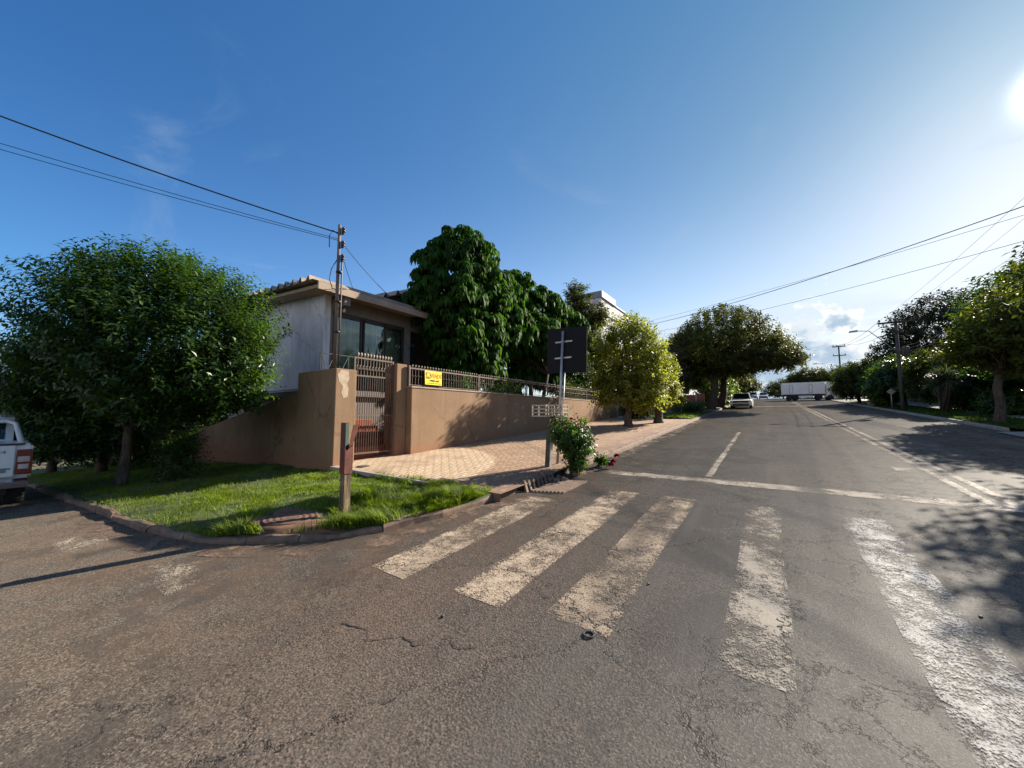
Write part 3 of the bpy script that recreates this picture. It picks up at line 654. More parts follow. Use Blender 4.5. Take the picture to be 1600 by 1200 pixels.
m = MB(o); m.box(-10.9, -10.25, 6.0, 6.2, 4.86, 5.15, .01); m.build('beam_end', m_grey, t)
m = MB(o); m.tube([(-10.9, 6.28, 4.95), (-10.78, 6.28, 4.95), (-10.74, 6.28, 4.9)], .02, 8); lp = m.build('wall_lamp', m_pipe, t)
m = MB(o); m.lathe((-10.74, 6.28, 4.78), [(.02, 0), (.045, .02), (.05, .07), (.03, .12)], 12); m.build('bulb', m_pipe, lp)
# balcony rail in front of the big window
m = MB(o); RX = -10.15
for z in (3.32, 2.42): m.box(RX-.015, RX+.015, 5.3, 6.95, z-.015, z+.015)
for y in steps(5.3, 6.95, .41):
    m.box(RX-.012, RX+.012, y-.012, y+.012, 2.29, 3.32)
for y in steps(5.3, 6.95, .41)[:-1]:
    m.tube([(RX, y, 2.44), (RX, y+.2, 2.85), (RX, y, 3.3)], .009, 5); m.tube([(RX, y+.41, 2.44), (RX, y+.2, 2.85), (RX, y+.41, 3.3)], .009, 5)
m.build('balcony_railing', m_dark, t)
t = thing('meter_box', (-10.885, 9.45, 4.2), 'small blue box with pale lid on the porch wall by the umbrella tree', 'box')
m = MB(t.location); m.box(-13.2, -13.02, 10.65, 11.0, 4.15, 4.62, .01); m.build('box', m_blue, t)
m = MB(t.location); m.box(-13.2, -13.0, 10.63, 11.02, 4.622, 4.8, .02); m.build('lid', m_lid, t)
# potted sword plant behind the railing
t = thing('potted_plant', (-10.45, 7.15, 2.29), 'dark sword-leaved pot plant in front of the big window', 'plant')
m = MB(t.location); m.lathe(t.location, [(.13, 0), (.18, .3), (.19, .32), (.17, .32), (.16, .28)], 14); m.build('pot', m_redtile, t)
m = MB(t.location)
for i in range(13):
    a = random.uniform(0, 6.28); l = random.uniform(.7, 1.25); ln = random.uniform(.15, .5)
    p = [Vector(t.location)+Vector((math.cos(a)*ln*s, math.sin(a)*ln*s, .3+l*s)) for s in (0, .5, 1)]
    wv = Vector((-math.sin(a), math.cos(a), 0))*.03
    m.grid([[p[0]-wv, p[0]+wv], [p[1]-wv*1.2, p[1]+wv*1.2], [p[2]-wv*.1, p[2]+wv*.1]])
m.build('leaves', lf_dark, t)

# ================================================================ meter pole on the column
PX, PY = -8.62, 4.84
t = thing('meter_pole', (PX, PY, 2.67), 'thin service pole with three dark insulators standing on the corner column', 'pole')
m = MB(t.location); m.tube([(PX, PY, 2.66), (PX, PY, 6.34)], [.042, .036], 12); m.build('shaft', m_rust, t)
m = MB(t.location); m.tube([(PX+.07, PY+.07, 2.66), (PX+.065, PY+.07, 4.0), (PX+.06, PY+.065, 5.35), (PX+.05, PY+.05, 5.42)], .018, 8); m.build('conduit', m_gate, t)
for z in (3.6, 4.35, 5.1):
    m = MB(t.location); m.lathe((PX+.02, PY+.02, z), [(.075, 0), (.078, .01), (.078, .03), (.075, .04)], 14); m.build('clamp', m_dark, t)
for i, z in enumerate((6.18, 5.83, 5.48)):
    m = MB(t.location); m.box(PX+.03, PX+.13, PY+.03, PY+.07, z-.09, z+.09, .006); br = m.build('bracket', m_dark, t)
    m = MB(t.location); m.lathe((PX+.11, PY+.05, z-.06), [(.02, 0), (.045, .012), (.045, .035), (.025, .055), (.045, .075), (.045, .105), (.02, .12)], 12); m.build('insulator', m_inst, br)
def wire(name, a, b, sag, r, label, n=22, group=None, mid=None):
    a, b = Vector(a), Vector(b); m = MB(a)
    m.tube([a.lerp(b, s)+Vector((0, 0, -sag*4*s*(1-s))) for s in [i/n for i in range(n+1)]], r, 6)
    o = m.build(name, m_wire); props(o, label, 'cable', group); return o
A = (-17.5, -4.6, 10.2)
def beyond(a, b, k): return tuple(a[i]+(b[i]-a[i])*k for i in range(3))
wire('overhead_cable', (PX, PY, 6.12), beyond((PX, PY, 6.12), (-12.1, .02, 7.55), 1.6), .12, .016, 'thick twisted cable running from the meter pole up to the left edge, uppermost of three')
wire('overhead_cable', (PX-.02, PY, 5.98), beyond((PX, PY, 5.98), (-12.1, .02, 6.98), 1.6), .08, .007, 'thin cable left of the meter pole, just below the thick twisted one')
wire('overhead_cable', (PX-.02, PY, 5.94), beyond((PX, PY, 5.94), (-12.1, .02, 6.86), 1.6), .08, .007, 'thin cable left of the meter pole, lowest of the three')
wire('house_cable', (PX+.1, PY+.05, 5.83), (-11.5, 8.9, 5.85), .1, .009, 'single thin cable from the meter pole across to the upper house roof')
wire('house_cable', (PX+.1, PY+.05, 5.5), (-10.3, 6.3, 5.4), .02, .008, 'short cable dropping from the lowest insulator to the roof fascia')
m = MB((PX, PY, 5)); m.tube([(PX-.02, PY-.02, 6.1), (PX-.10, PY-.12, 6.18), (PX-.17, PY-.16, 6.05), (PX-.17, PY-.15, 5.75)], .012, 6); m.tube([(PX, PY, 5.5), (PX-.12, PY-.1, 5.2), (PX-.16, PY-.12, 4.95), (PX-.08, PY-.08, 4.7), (PX-.03, PY-.03, 4.68)], .012, 6)
props(m.build('drip_loop', m_wire), 'loose cable loops hanging beside the shaft of the meter pole', 'cable')

# ================================================================ corner lawn furniture
BX, BY = -4.8, 2.92
t = thing('broken_post', (BX, BY, lawnz(BX, BY)), 'square timber post on the lawn with a torn red metal sleeve on top', 'post')
z0 = t.location.z
h_ = .052
m = MB(t.location); m.hexa([(BX-h_-.004, BY-h_-.004, z0-.1), (BX+h_+.006, BY-h_, z0-.1), (BX+h_+.004, BY+h_, z0-.1), (BX-h_, BY+h_+.006, z0-.1), (BX-h_, BY-h_, z0+.66), (BX+h_-.004, BY-h_, z0+.66), (BX+h_-.004, BY+h_-.004, z0+.66), (BX-h_, BY+h_-.004, z0+.66)], .009); m.build('timber', m_wood, t)
a = z0+.55; b = z0+.90; cc = z0+1.24; w = .060; e = .006
m = MB(t.location)
m.box(BX-w, BX+w, BY-w, BY-w+e, a, cc, .002)                       # face toward the side street, full height
m.box(BX-w, BX-w+e, BY-w+e, BY+w, a, cc)                            # back
m.box(BX-w+e, BX+w, BY+w-e, BY+w, a, b+.04)                         # far side, torn short
m.prism([(BY-w+e, a), (BY+w-e, a), (BY+w-e, b+.03), (BY-w+.02, b-.04), (BY-w+e, b)], 'x', BX+w-e, BX+w)
m.build('sleeve', m_red, t)
m = MB(t.location); m.hexa([(BX+w-e, BY-.005, b+.0), (BX+w, BY-.005, b+.0), (BX+w, BY+w, b+.05), (BX+w-e, BY+w, b+.05), (BX+w+.03, BY+.03, cc-.03), (BX+w+.036, BY+.03, cc-.03), (BX+w+.036, BY+w+.055, cc-.02), (BX+w+.03, BY+w+.055, cc-.02)]); m.build('bent_flap', m_red, t)
m = MB(t.location); m.prism([(BY-w+e+.001, b-.1), (BY-w+e+.001, cc-.012), (BY+w-.004, cc-.012), (BY+w-.004, b-.02)], 'x', BX-w+e+.001, BX-w+e+.004); m.build('inner_plate', m_green, t)
# manhole lid
mx, my = -5.2, 2.42; mz = lawnz(mx, my)
m = MB(); rows = []
for q in range(25):
    a_ = 2*math.pi*q/24; R1 = .62+.16*math.sin(a_*3+1)+.10*math.sin(a_*5); cx_, sy_ = math.cos(a_), math.sin(a_)
    rows.append([(mx+cx_*r_*R1*1.15, max(my+sy_*r_*R1*.8, kerbY(mx+cx_*r_*R1*1.15)+.09), mz+.03*(1-r_)**.5+.012-.05*(r_ > .95)) for r_ in (0., .45, .7, .88, 1.)])
m.grid(rows); props(m.build('bare_soil', m_soil), kind='structure')
t = thing('manhole_cover', (mx, my, mz), 'round ribbed concrete manhole cover in bare red soil at the corner lawn edge', 'manhole cover')
pr = [(.32, .0), (.32, .02)]
for r in (.30, .23, .16, .09): pr += [(r, .022), (r-.012, .014), (r-.035, .014), (r-.047, .022)]
m = MB(t.location); m.lathe((mx, my, mz+.022), pr, 32); m.build('lid', m_manh, t)
t = thing('valve_cover', (-8.0, 4.95, swz(-8, 4.95)), 'small dark oval lid let into the paving beside the corner column', 'lid')
m = MB((-7.5, 4.98, swz(-7.5, 4.98))); m.lathe((-7.5, 4.98, swz(-7.5, 4.98)), [(.13, -.02), (.13, .012), (.11, .014), (.1, .008)], 20)
bpy.data.objects.remove(t); props(m.build('valve_cover', m_concd), 'small dark round lid let into the paving beside the corner column', 'lid')

# grass blades
def blades(name, pts, zf, h0, h1, w, mat, parent=None, lean=1.05):
    n = len(pts); base = np.array([(x, y, zf(x, y)-.01) for x, y in pts]); X, Y = base[:, 0], base[:, 1]
    f1 = np.sin(X*4.3+1.7*np.sin(Y*3.1))+np.sin(Y*5.2+1.3*np.sin(X*3.7)); f2 = np.sin(X*11+2*np.sin(Y*9))*np.sin(Y*12+2*np.sin(X*8))
    a = f1*2.2+RS.randn(n)*.9; h = (h0+(h1-h0)*RS.rand(n)**1.5)*(.75+.35*f2+.18*f1); h = np.maximum(h, h0*.6); ln = lean*h*(.3+RS.rand(n))
    d = np.stack([np.cos(a), np.sin(a), np.zeros(n)], 1); s = np.stack([-np.sin(a), np.cos(a), np.zeros(n)], 1)
    up = np.array([0, 0, 1.]); ww = (w*(.6+.8*RS.rand(n)))[:, None]
    p0, p1 = base-s*ww, base+s*ww; mid = base+up*(h*.6)[:, None]+d*(ln*.3)[:, None]; tip = base+up*h[:, None]+d*ln[:, None]
    V = np.stack([p0, p1, mid+s*ww*.7, mid-s*ww*.7, tip], 1).reshape(-1, 3)
    i = np.arange(n)[:, None]*5; F = np.concatenate([i+np.array([[0, 1, 2, 3]]), i+np.array([[3, 2, 4]])], 1)
    me = mesh_np(name, V, F.ravel(), np.tile([4, 3], n)); return link(name, me, mat, parent)
def vn(x, y): return math.sin(x*2.1+1.3*math.sin(y*1.7))*math.sin(y*2.6+1.1*math.sin(x*1.3))
pts = []
for _ in range(270000):
    X = -3.66-RS.rand()**1.6*22; k0 = kerbY(X)+.045; Y = k0+RS.rand()*(4.62-k0)
    if math.hypot((X-mx)*.8, (Y-my)*1.1) < .5+.12*vn(X*3, Y*3) or (X < -8 and RS.rand() < .35): continue
    edge = min(1, .35+(Y-k0)/.12)
    if X < -6.0: edge = min(1, max(0., (Y-k0-.12*vn(X*2, 0)-.1)/.45))
    if RS.rand() > edge*(.55+.75*vn(X*1.4, Y*1.4)) and RS.rand() > .16: continue
    pts.append((X, Y))
hp = [p for p in pts if p[0] > -5.6 and vn(p[0]*1.1, p[1]*1.1) > -.25]; sp = [p for p in pts if not (p[0] > -5.6 and vn(p[0]*1.1, p[1]*1.1) > -.25)]
props(blades('grass', sp, lawnz, .025, .075, .0040, lf_grass), kind='stuff')
props(blades('grass', hp, lawnz, .07, .18, .0046, lf_grass), kind='stuff')
pts = [(-3.7-RS.rand()*4.2*1.0, 4.5+RS.rand()*.35) for _ in range(4500)]; pts = [p for p in pts if p[0] > -6.6 and p[1] < 4.62+.25*max(0, vn(p[0]*2, 3))+.06]
props(blades('grass', pts, lambda x, y: lawnz(x, y) if y < 4.66 else swz(x, y), .07, .16, .0046, lf_grass), kind='stuff')
pts = [(-3.55-RS.rand()*2.05, 22.4+RS.rand()*4.1) for _ in range(30000)]
props(blades('grass', pts, lambda x, y: swz(x, y)+.06*max(0, math.sin((x+5.6)*1.4)), .06, .14, .010, lf_grass), kind='stuff')
pts = [(6.46+RS.rand()*1.7, 18.7+RS.rand()*20) for _ in range(26000)]
props(blades('grass', pts, ez, .05, .13, .011, lf_bright), kind='stuff')

# ================================================================ storm drain
t = thing('storm_drain', (-3.4, 6.1, rz(-3.4, 6.1)), 'broken storm drain at the kerb with tilted concrete slats beside the rose bush', 'drain')
dz = t.location.z
m = MB(t.location); m.hexa([(-3.62, 5.25, dz-.2), (-3.52, 5.25, dz-.2), (-3.45, 6.95, dz-.1), (-3.62, 6.95, dz-.1), (-3.62, 5.25, dz+.07), (-3.6, 5.25, dz+.07), (-3.56, 6.95, dz+.16), (-3.62, 6.95, dz+.16)]); m.build('inlet_back', m_dark, t)  # dark block for the shade inside the kerb opening
m = MB(t.location); m.face([(-3.58, 5.3, rz(0, 5.3)+.005), (-2.98, 5.45, rz(0, 5.45)+.005), (-2.82, 6.65, rz(0, 6.65)+.005), (-3.5, 6.9, rz(0, 6.9)+.005)]); m.build('pit_shade', m_dark, t)  # flat dark sheet on the road, shade of the hole under the grate
for i in range(8):
    y = 5.36+i*.135; z = rz(-3.5, y); k = random.uniform(-.02, .03); l = .17+.04*random.random()
    m = MB(t.location); m.hexa([(-3.43, y-.03, z-.02), (-3.39, y-.03, z-.02), (-3.39, y+.03, z-.02), (-3.43, y+.03, z-.02), (-3.58+k, y+.06, z+l), (-3.535+k, y+.06, z+l), (-3.535+k, y+.125, z+l), (-3.58+k, y+.125, z+l)], .006); m.build('inlet_slat', m_kerb, t)
for i in range(9):
    x = -3.36+i*.062; y0 = 5.42+.02*i; m = MB(t.location)
    m.hexa([(x-.02, y0, rz(0, y0)-.01), (x+.02, y0, rz(0, y0)-.01), (x+.05, y0+.92, rz(0, y0+.92)-.01), (x+.01, y0+.92, rz(0, y0+.92)-.01), (x-.02, y0, rz(0, y0)+.028), (x+.02, y0, rz(0, y0)+.028), (x+.05, y0+.92, rz(0, y0+.92)+.03), (x+.01, y0+.92, rz(0, y0+.92)+.03)], .004); m.build('grate_bar', m_kerb, t)
for i in range(7):
    x, y = -3.55+random.uniform(-.06, .35), 6.45+random.uniform(-.2, .5); r = random.uniform(.05, .1); m = MB((x, y, rz(x, y)))
    bmesh.ops.create_icosphere(m.bm, subdivisions=2, radius=r)
    for v in m.bm.verts: v.co *= 1+random.uniform(-.22, .22); v.co.z = v.co.z*.7+r*.4
    props(m.build('rubble_stone', m_kerb), 'lump of broken concrete lying in the storm drain under the rose bush', 'stone', 'broken concrete lumps in the storm drain')
# little things on the asphalt
m = MB((-1.06, 2.42, 0)); zz = rz(0, 2.42); m.tube([(-1.06+.034*math.cos(a), 2.42+.034*math.sin(a), zz+.006) for a in [i*2*math.pi/24 for i in range(25)]], .006, 8, False)
props(m.build('rubber_ring', m_blk), 'black rubber ring lying at the near end of the third crosswalk stripe', 'ring')
STN = ((-2.05, 2.05, .013, 'dark pebble on the asphalt below the second crosswalk stripe'), (-1.42, 1.12, .008, 'small dark pebble near the bottom edge of the asphalt'), (-.9, 3.3, .011, 'dark pebble on the third crosswalk stripe'), (1.12, 4.0, .010, 'dark pebble on the bright fifth crosswalk stripe'))
for x, y, r, lb in STN:
    m = MB((x, y, rz(x, y))); bmesh.ops.create_icosphere(m.bm, subdivisions=2, radius=r)
    for v in m.bm.verts: v.co *= 1+random.uniform(-.25, .25); v.co.z = v.co.z*.7+r*.5
    props(m.build('pebble', m_dark), lb, 'pebble')

# ================================================================ street sign, basket stand
sxp, syp = -3.86, 7.3; sz = swz(sxp, syp)
t = thing('road_sign', (sxp, syp, sz), 'square road sign seen from its dark back on a grey steel pole', 'road sign')
L = lambda z: sxp+(z-sz)*.058          # the pole leans
m = MB(t.location); m.tube([(L(sz-.05), syp, sz-.05), (L(3.45), syp, 3.45)], .03, 12); m.build('pole', m_galv, t)
m = MB(t.location); m.tube([(L(1.0)+.045, syp+.06, 1.0), (L(2.55)+.05, syp+.06, 2.55)], .017, 8); m.build('stay_bar', m_galv, t)
m = MB(t.location); m.hexa([(-4.13, syp+.05, 2.54), (-3.17, syp+.05, 2.50), (-3.17, syp+.062, 2.50), (-4.13, syp+.062, 2.54), (-4.12, syp+.05, 3.56), (-3.14, syp+.05, 3.50), (-3.14, syp+.062, 3.50), (-4.12, syp+.062, 3.56)], .003); m.build('plate', m_signback, t)
for z in (3.22, 2.86):
    m = MB(t.location); m.box(L(z)-.2, L(z)+.22, syp+.028, syp+.048, z-.018, z+.018, .003); b = m.build('bracket', m_galv, t)
    m = MB(t.location); m.lathe((L(z), syp, z-.02), [(.036, 0), (.036, .04)], 12); m.build('clamp', m_galv, b)
bx0, by0 = -3.9, 6.93; bz = swz(bx0, by0)
t = thing('litter_basket', (bx0, by0, bz), 'low slatted metal litter basket on a stub of dark post near the road sign', 'litter basket')
m = MB(t.location); m.hexa([(bx0-.05, by0-.05, bz-.1), (bx0+.05, by0-.05, bz-.1), (bx0+.05, by0+.05, bz-.1), (bx0-.05, by0+.05, bz-.1), (bx0+.01, by0-.05, bz+.86), (bx0+.11, by0-.05, bz+.86), (bx0+.11, by0+.05, bz+.86), (bx0+.01, by0+.05, bz+.86)], .01); m.build('stub_post', m_concd, t)
m = MB(t.location); m.hexa([(bx0+.055, by0-.05, bz-.1), (bx0+.07, by0-.05, bz-.1), (bx0+.07, by0+.05, bz-.1), (bx0+.055, by0+.05, bz-.1), (bx0+.112, by0-.05, bz+.84), (bx0+.13, by0-.05, bz+.84), (bx0+.13, by0+.05, bz+.84), (bx0+.112, by0+.05, bz+.84)]); m.build('steel_edge', m_galv, t)
m = MB(t.location); m.tube([(bx0+.06, by0, bz+.84), (bx0+.05, by0, 1.62)], .011, 8); m.build('rod', m_rust, t)
for k, (a, b) in enumerate(((-4.19, -3.86), (-3.80, -3.47))):
    m = MB(t.location)
    for z in (1.57, 1.645, 1.72, 1.80):
        for dy in (-.13, .13): m.box(a, b, by0+dy-.006, by0+dy+.006, z-.012, z+.012)
        for x in (a, b): m.box(x-.006, x+.006, by0-.124, by0+.124, z-.010, z+.010)
    for x in (a, b):
        for dy in (-.13, .13): m.box(x-.011, x+.011, by0+dy-.011, by0+dy+.011, 1.555, 1.815)
    for q in range(5): m.box(a+.02, b-.02, by0-.1+q*.05-.006, by0-.1+q*.05+.006, 1.561, 1.569)
    m.build('basket', m_tip, t)

# ================================================================ vegetation
def nrm(a): return a/np.maximum(np.linalg.norm(a, axis=1, keepdims=True), 1e-9)
def leafmesh(name, P, D, Nn, L, Wd, mat, parent, org, fold=.18, curl=.15):
    """P bases, D directions, Nn rough normals; leaf = two folded quads with a bent tip"""
    n = len(P); D = nrm(D); S = nrm(np.cross(D, Nn)); N2 = np.cross(S, D); L = np.broadcast_to(L, (n,))[:, None]; Wd = np.broadcast_to(Wd, (n,))[:, None]
    a = P; l = P+D*L*.45-S*Wd*.5+N2*Wd*fold; r = P+D*L*.45+S*Wd*.5+N2*Wd*fold; md = P+D*L*.5; tp = P+D*L-N2*L*curl
    V = (np.stack([a, l, tp, r, md], 1)-np.array(org)).reshape(-1, 3); i = np.arange(n)[:, None]*5
    F = np.concatenate([i+np.array([[0, 4, 2, 1]]), i+np.array([[0, 3, 2, 4]])], 1)
    return link(name, mesh_np(name, V, F.ravel(), np.full(2*n, 4)), mat, parent)
def lump(d, seed, k=3.1):
    return np.sin(d[:, 0]*k+seed)*np.sin(d[:, 1]*k*1.13+seed*1.7)*np.sin(d[:, 2]*k*.9+seed*.6)+.5*np.sin(d[:, 0]*k*2.3+seed*2)*np.sin(d[:, 1]*k*2.1+1.1*seed)*np.sin(d[:, 2]*k*2.2)
def blob_pts(blobs, n, depth, seed, lumpy=.14, cut=-.8):
    """points in the outer shell of several ellipsoids; cut keeps hollows clear"""
    vol = np.array([(b[1][0]*b[1][1]*b[1][2])**.667 for b in blobs]); vol /= vol.sum(); P = []; O = []
    for b, f in zip(blobs, vol):
        k = int(n*f)+1; d = nrm(RS.randn(k, 3)); r = 1-depth*RS.rand(k)**1.6
        lm = lump(d, seed+b[0][0]); keep = (lm > cut) | (RS.rand(k) < .25)
        r = r*(1+lumpy*lm); p = np.array(b[0])+d*np.array(b[1])*r[:, None]; o = nrm(d/np.array(b[1]))
        ins = np.zeros(k, bool)
        for q in blobs:
            if q is not b: ins |= (((p-np.array(q[0]))/np.array(q[1]))**2).sum(1) < .5
        keep &= ~ins; P.append(p[keep]); O.append(o[keep])
    return np.concatenate(P), np.concatenate(O)
def shoots(P, O, slen, nl, up, outw, rnd, droop=0.):
    n = len(P); d = nrm(O*outw+np.array([0, 0, up])+RS.randn(n, 3)*rnd); ln = slen*(.55+.9*RS.rand(n))
    t = np.linspace(.05, 1, nl)[None, :, None]; base = P-d*ln[:, None]*.55
    pos = base[:, None, :]+d[:, None, :]*t*ln[:, None, None]; pos[:, :, 2] += -droop*(t[:, :, 0]**2)*ln[:, None]
    u = nrm(np.cross(d, RS.randn(n, 3))); w = np.cross(d, u); k = np.arange(nl)*2.4
    side = u[:, None, :]*np.cos(k)[None, :, None]+w[:, None, :]*np.sin(k)[None, :, None]
    ld_ = d[:, None, :]*.55+side*.85+np.array([0, 0, -.15]); nn = d[:, None, :]*.9-side*.4+np.array([0, 0, .35])+RS.randn(n, nl, 3)*.18
    return pos.reshape(-1, 3), ld_.reshape(-1, 3), nn.reshape(-1, 3)
def limb(m, a, b, r0, r1, wob, n=7, seg=8):
    a, b = Vector(a), Vector(b); L = (b-a).length; o = Vector((random.uniform(-1, 1), random.uniform(-1, 1), random.uniform(-.2, .6)))*L*wob
    pts = [a.lerp(b, i/n)+o*math.sin(math.pi*i/n)+Vector((random.uniform(-1, 1), random.uniform(-1, 1), 0))*L*.012*(0 < i < n) for i in range(n+1)]
    m.tube(pts, [r0+(r1-r0)*(i/n)**.8 for i in range(n+1)], seg); return pts
def wood(name, base, fork, r0, blobs, nl, mat, parent, org, flare=1.5, tw=3, stems=1):
    m = MB(org); forks = []
    for s in range(stems):
        a = random.uniform(0, 6.28); off = Vector((math.cos(a), math.sin(a), 0))*r0*.9*(stems > 1)
        fk = Vector(fork)+off*2.5+Vector((0, 0, random.uniform(-.2, .2)*(stems > 1))); b = Vector(base)+off
        pts = [b+Vector((0, 0, -.15)), b+Vector((0, 0, .12)), b.lerp(fk, .35)+Vector((random.uniform(-1, 1), random.uniform(-1, 1), 0))*r0*.4, b.lerp(fk, .7)+Vector((random.uniform(-1, 1), random.uniform(-1, 1), 0))*r0*.4, fk]
        m.tube(pts, [r0*flare, r0*1.12, r0*.92, r0*.82, r0*.7], 12); forks.append(fk)
    for b in blobs:
        for _ in range(nl):
            d = Vector((random.gauss(0, 1), random.gauss(0, 1), random.gauss(.2, .8))).normalized(); e = Vector(b[0])+Vector((d.x*b[1][0], d.y*b[1][1], d.z*b[1][2]))*random.uniform(.55, .85)
            pts = limb(m, random.choice(forks), e, r0*random.uniform(.3, .5), r0*.05, .12)
            for _ in range(tw):
                q = random.choice(pts[2:6]); d2 = Vector((random.gauss(0, 1), random.gauss(0, 1), random.gauss(.3, .7))).normalized()
                limb(m, q, q+d2*(Vector(b[1]).length*.3), r0*.13, r0*.02, .15, 4, 5)
    return m.build(name, mat, parent)
def tree(name, label, base, fork, r0, blobs, mat, n, nl, leaf, slen, group=None, depth=.55, up=.5, outw=.8, rnd=.35, limbs=4, bk=None, cat='tree', seed=1., droop=.1, cut=-.45, lumpy=.16, stems=1, tw=3, flare=1.5):
    t = thing(name, base, label, cat, group)
    wood('trunk', base, fork, r0, blobs, limbs, bk or m_bark, t, base, flare, tw, stems)
    P, O = blob_pts(blobs, n, depth, seed, lumpy, cut); p, d, nn = shoots(P, O, slen, nl, up, outw, rnd, droop)
    k = len(p); leafmesh('crown', p, d, nn, leaf[0]*(.65+.6*RS.rand(k)), leaf[1]*(.7+.5*RS.rand(k)), mat, t, base)
    return t
# the dense corner tree on the lawn
b0 = (-12.15, 1.95, lawnz(-12.15, 1.95))
tree('corner_tree', 'large dark glossy rounded tree on the corner lawn in front of the white house wall', b0, (-12.1, 2.0, 1.35), .095,
     [((-11.8, 2.35, 3.45), (2.1, 2.2, 1.85)), ((-13.2, 1.6, 2.6), (1.5, 1.5, 1.3)), ((-10.55, 2.9, 2.95), (1.25, 1.4, 1.2)), ((-11.9, 2.3, 4.35), (1.5, 1.6, 1.05)), ((-13.1, 1.3, 2.1), (1.4, 1.0, .8)), ((-11.3, 2.6, 2.05), (1.0, .9, .6)), ((-9.95, 3.2, 2.15), (.65, .6, .4))],
     lf_dark, 8000, 17, (.13, .052), .75, up=.9, outw=.8, rnd=.22, limbs=5, seed=2.2, depth=.5, droop=.12, cut=-.4, stems=2, lumpy=.19, flare=1.25)
b0 = (-11.3, 2.9, lawnz(-11.3, 2.9))
t = thing('lawn_shrub', b0, 'low dark shrub growing against the foot of the corner tree', 'shrub')
P, O = blob_pts([((-11.45, 2.75, .6), (.7, .6, .75))], 260, .8, 3.); p, d, nn = shoots(P, O, .4, 10, .6, .6, .3)
wood('stem', b0, (b0[0]-.1, b0[1], b0[2]+.3), .03, [((-11.45, 2.75, .6), (.6, .5, .6))], 6, m_barkd, t, b0)
leafmesh('foliage', p, d, nn, .11, .035, lf_dark, t, b0)
# trees further down the side street
for k, (x, y, h, r, lb) in enumerate(((-19.5, 2.6, 4.2, 2.2, 'dark tree down the side street behind the pickup, half hidden by the corner tree'), (-25, 1.9, 5.5, 2.7, 'farther dark tree down the side street at the left edge, beyond the pickup'), (-23, 7.5, 6.0, 2.8, 'dark yard tree rising behind the low side wall at the left'))):
    z = rz(x, y)+.1
    tree('street_tree', lb, (x, y, z), (x, y, z+1.6), .14, [((x, y, z+h*.62), (r, r, h*.40)), ((x+.5, y-.5, z+h*.42), (r*.8, r*.9, h*.25))], lf_dark, 2200, 12, (.17, .07), .7, seed=4.+k, up=.6)

# umbrella trees behind the railing
def umbrella_tree(label, base, stems, blobs, n, seed):
    t = thing('umbrella_tree', base, label, 'tree', None); m = MB(base)
    for s in stems:
        a = Vector(base)+Vector((s[0], s[1], 0)); f = Vector(base)+Vector((s[0]*2.2, s[1]*2.2, s[2]))
        m.tube([a+Vector((0, 0, -.3)), a.lerp(f, .4)+Vector((.08, -.06, 0)), f], [.15, .11, .08], 8)
        for b in blobs:
            for _ in range(2):
                d = Vector((random.gauss(0, 1), random.gauss(0, 1), random.gauss(.4, .7))).normalized(); limb(m, f, Vector(b[0])+Vector((d.x*b[1][0], d.y*b[1][1], d.z*b[1][2]))*.7, .06, .02, .1)
    m.build('trunk', m_barkd, t)
    P, O = blob_pts(blobs, n, .42, seed, .17, -.5); P = P+np.array([0, 0, .1]); k = len(P); nlf = 10
    ax = nrm(O*.75+np.array([0, 0, 1.05])+RS.randn(k, 3)*.18); u = nrm(np.cross(ax, RS.randn(k, 3))); w = np.cross(ax, u)
    an = (np.arange(nlf)*2*math.pi/nlf)[None, :]+RS.rand(k, 1)*6.28+RS.randn(k, nlf)*.12; dr = (.8+1.0*RS.rand(k, 1)+RS.randn(k, nlf)*.18)[:, :, None]
    side = u[:, None, :]*np.cos(an)[:, :, None]+w[:, None, :]*np.sin(an)[:, :, None]
    D = side-dr*np.array([0, 0, 1.])+ax[:, None, :]*.1; N = ax[:, None, :]*.6+side*dr+np.array([0, 0, .5])
    pos = P[:, None, :]+side*.05; L = (.40*(.5+.75*RS.rand(k, 1))*(.8+.4*RS.rand(k, nlf))).ravel()
    leafmesh('crown', pos.reshape(-1, 3), D.reshape(-1, 3), N.reshape(-1, 3), L, L*.36, lf_umb, t, base, .16, .22)
    return t
umbrella_tree('tallest umbrella tree with drooping leaf whorls behind the railing beside the house', (-10.2, 10.9, 1.2), [(0, 0, 2.2), (.25, .3, 1.9), (-.3, .1, 2.4), (.1, -.35, 2.)],
    [((-10.1, 10.9, 7.4), (1.6, 1.75, 1.75)), ((-10.0, 10.1, 6.2), (1.5, 1.5, 1.6)), ((-9.9, 11.9, 5.6), (1.7, 1.8, 1.9)), ((-9.6, 10.6, 4.6), (1.3, 1.6, 1.3)), ((-9.7, 12.6, 6.6), (1.3, 1.3, 1.3)), ((-9.9, 11.2, 3.6), (1.2, 1.6, 1.0))], 2500, 1.3)
umbrella_tree('lower spreading umbrella tree behind the railing and the dark road sign', (-10.1, 16.2, 1.5), [(0, 0, 2.4), (.3, .3, 2.2), (-.3, -.2, 2.6)],
    [((-10.3, 14.6, 7.2), (1.5, 1.8, 1.5)), ((-10.0, 16.6, 7.0), (1.6, 1.9, 1.35)), ((-9.8, 18.8, 6.7), (1.5, 1.7, 1.3)), ((-9.3, 15.4, 5.6), (1.2, 1.6, 1.1)), ((-10, 17.6, 5.6), (1.5, 1.6, 1.0)), ((-9.8, 19.6, 5.2), (1.2, 1.1, 1.2)), ((-11, 15, 4.2), (1.2, 1.8, 1.6)), ((-9.8, 13.6, 5.6), (1.3, 1.3, 1.4)), ((-10.4, 18, 4.2), (1.2, 2.2, 1.2))], 3400, 2.7)
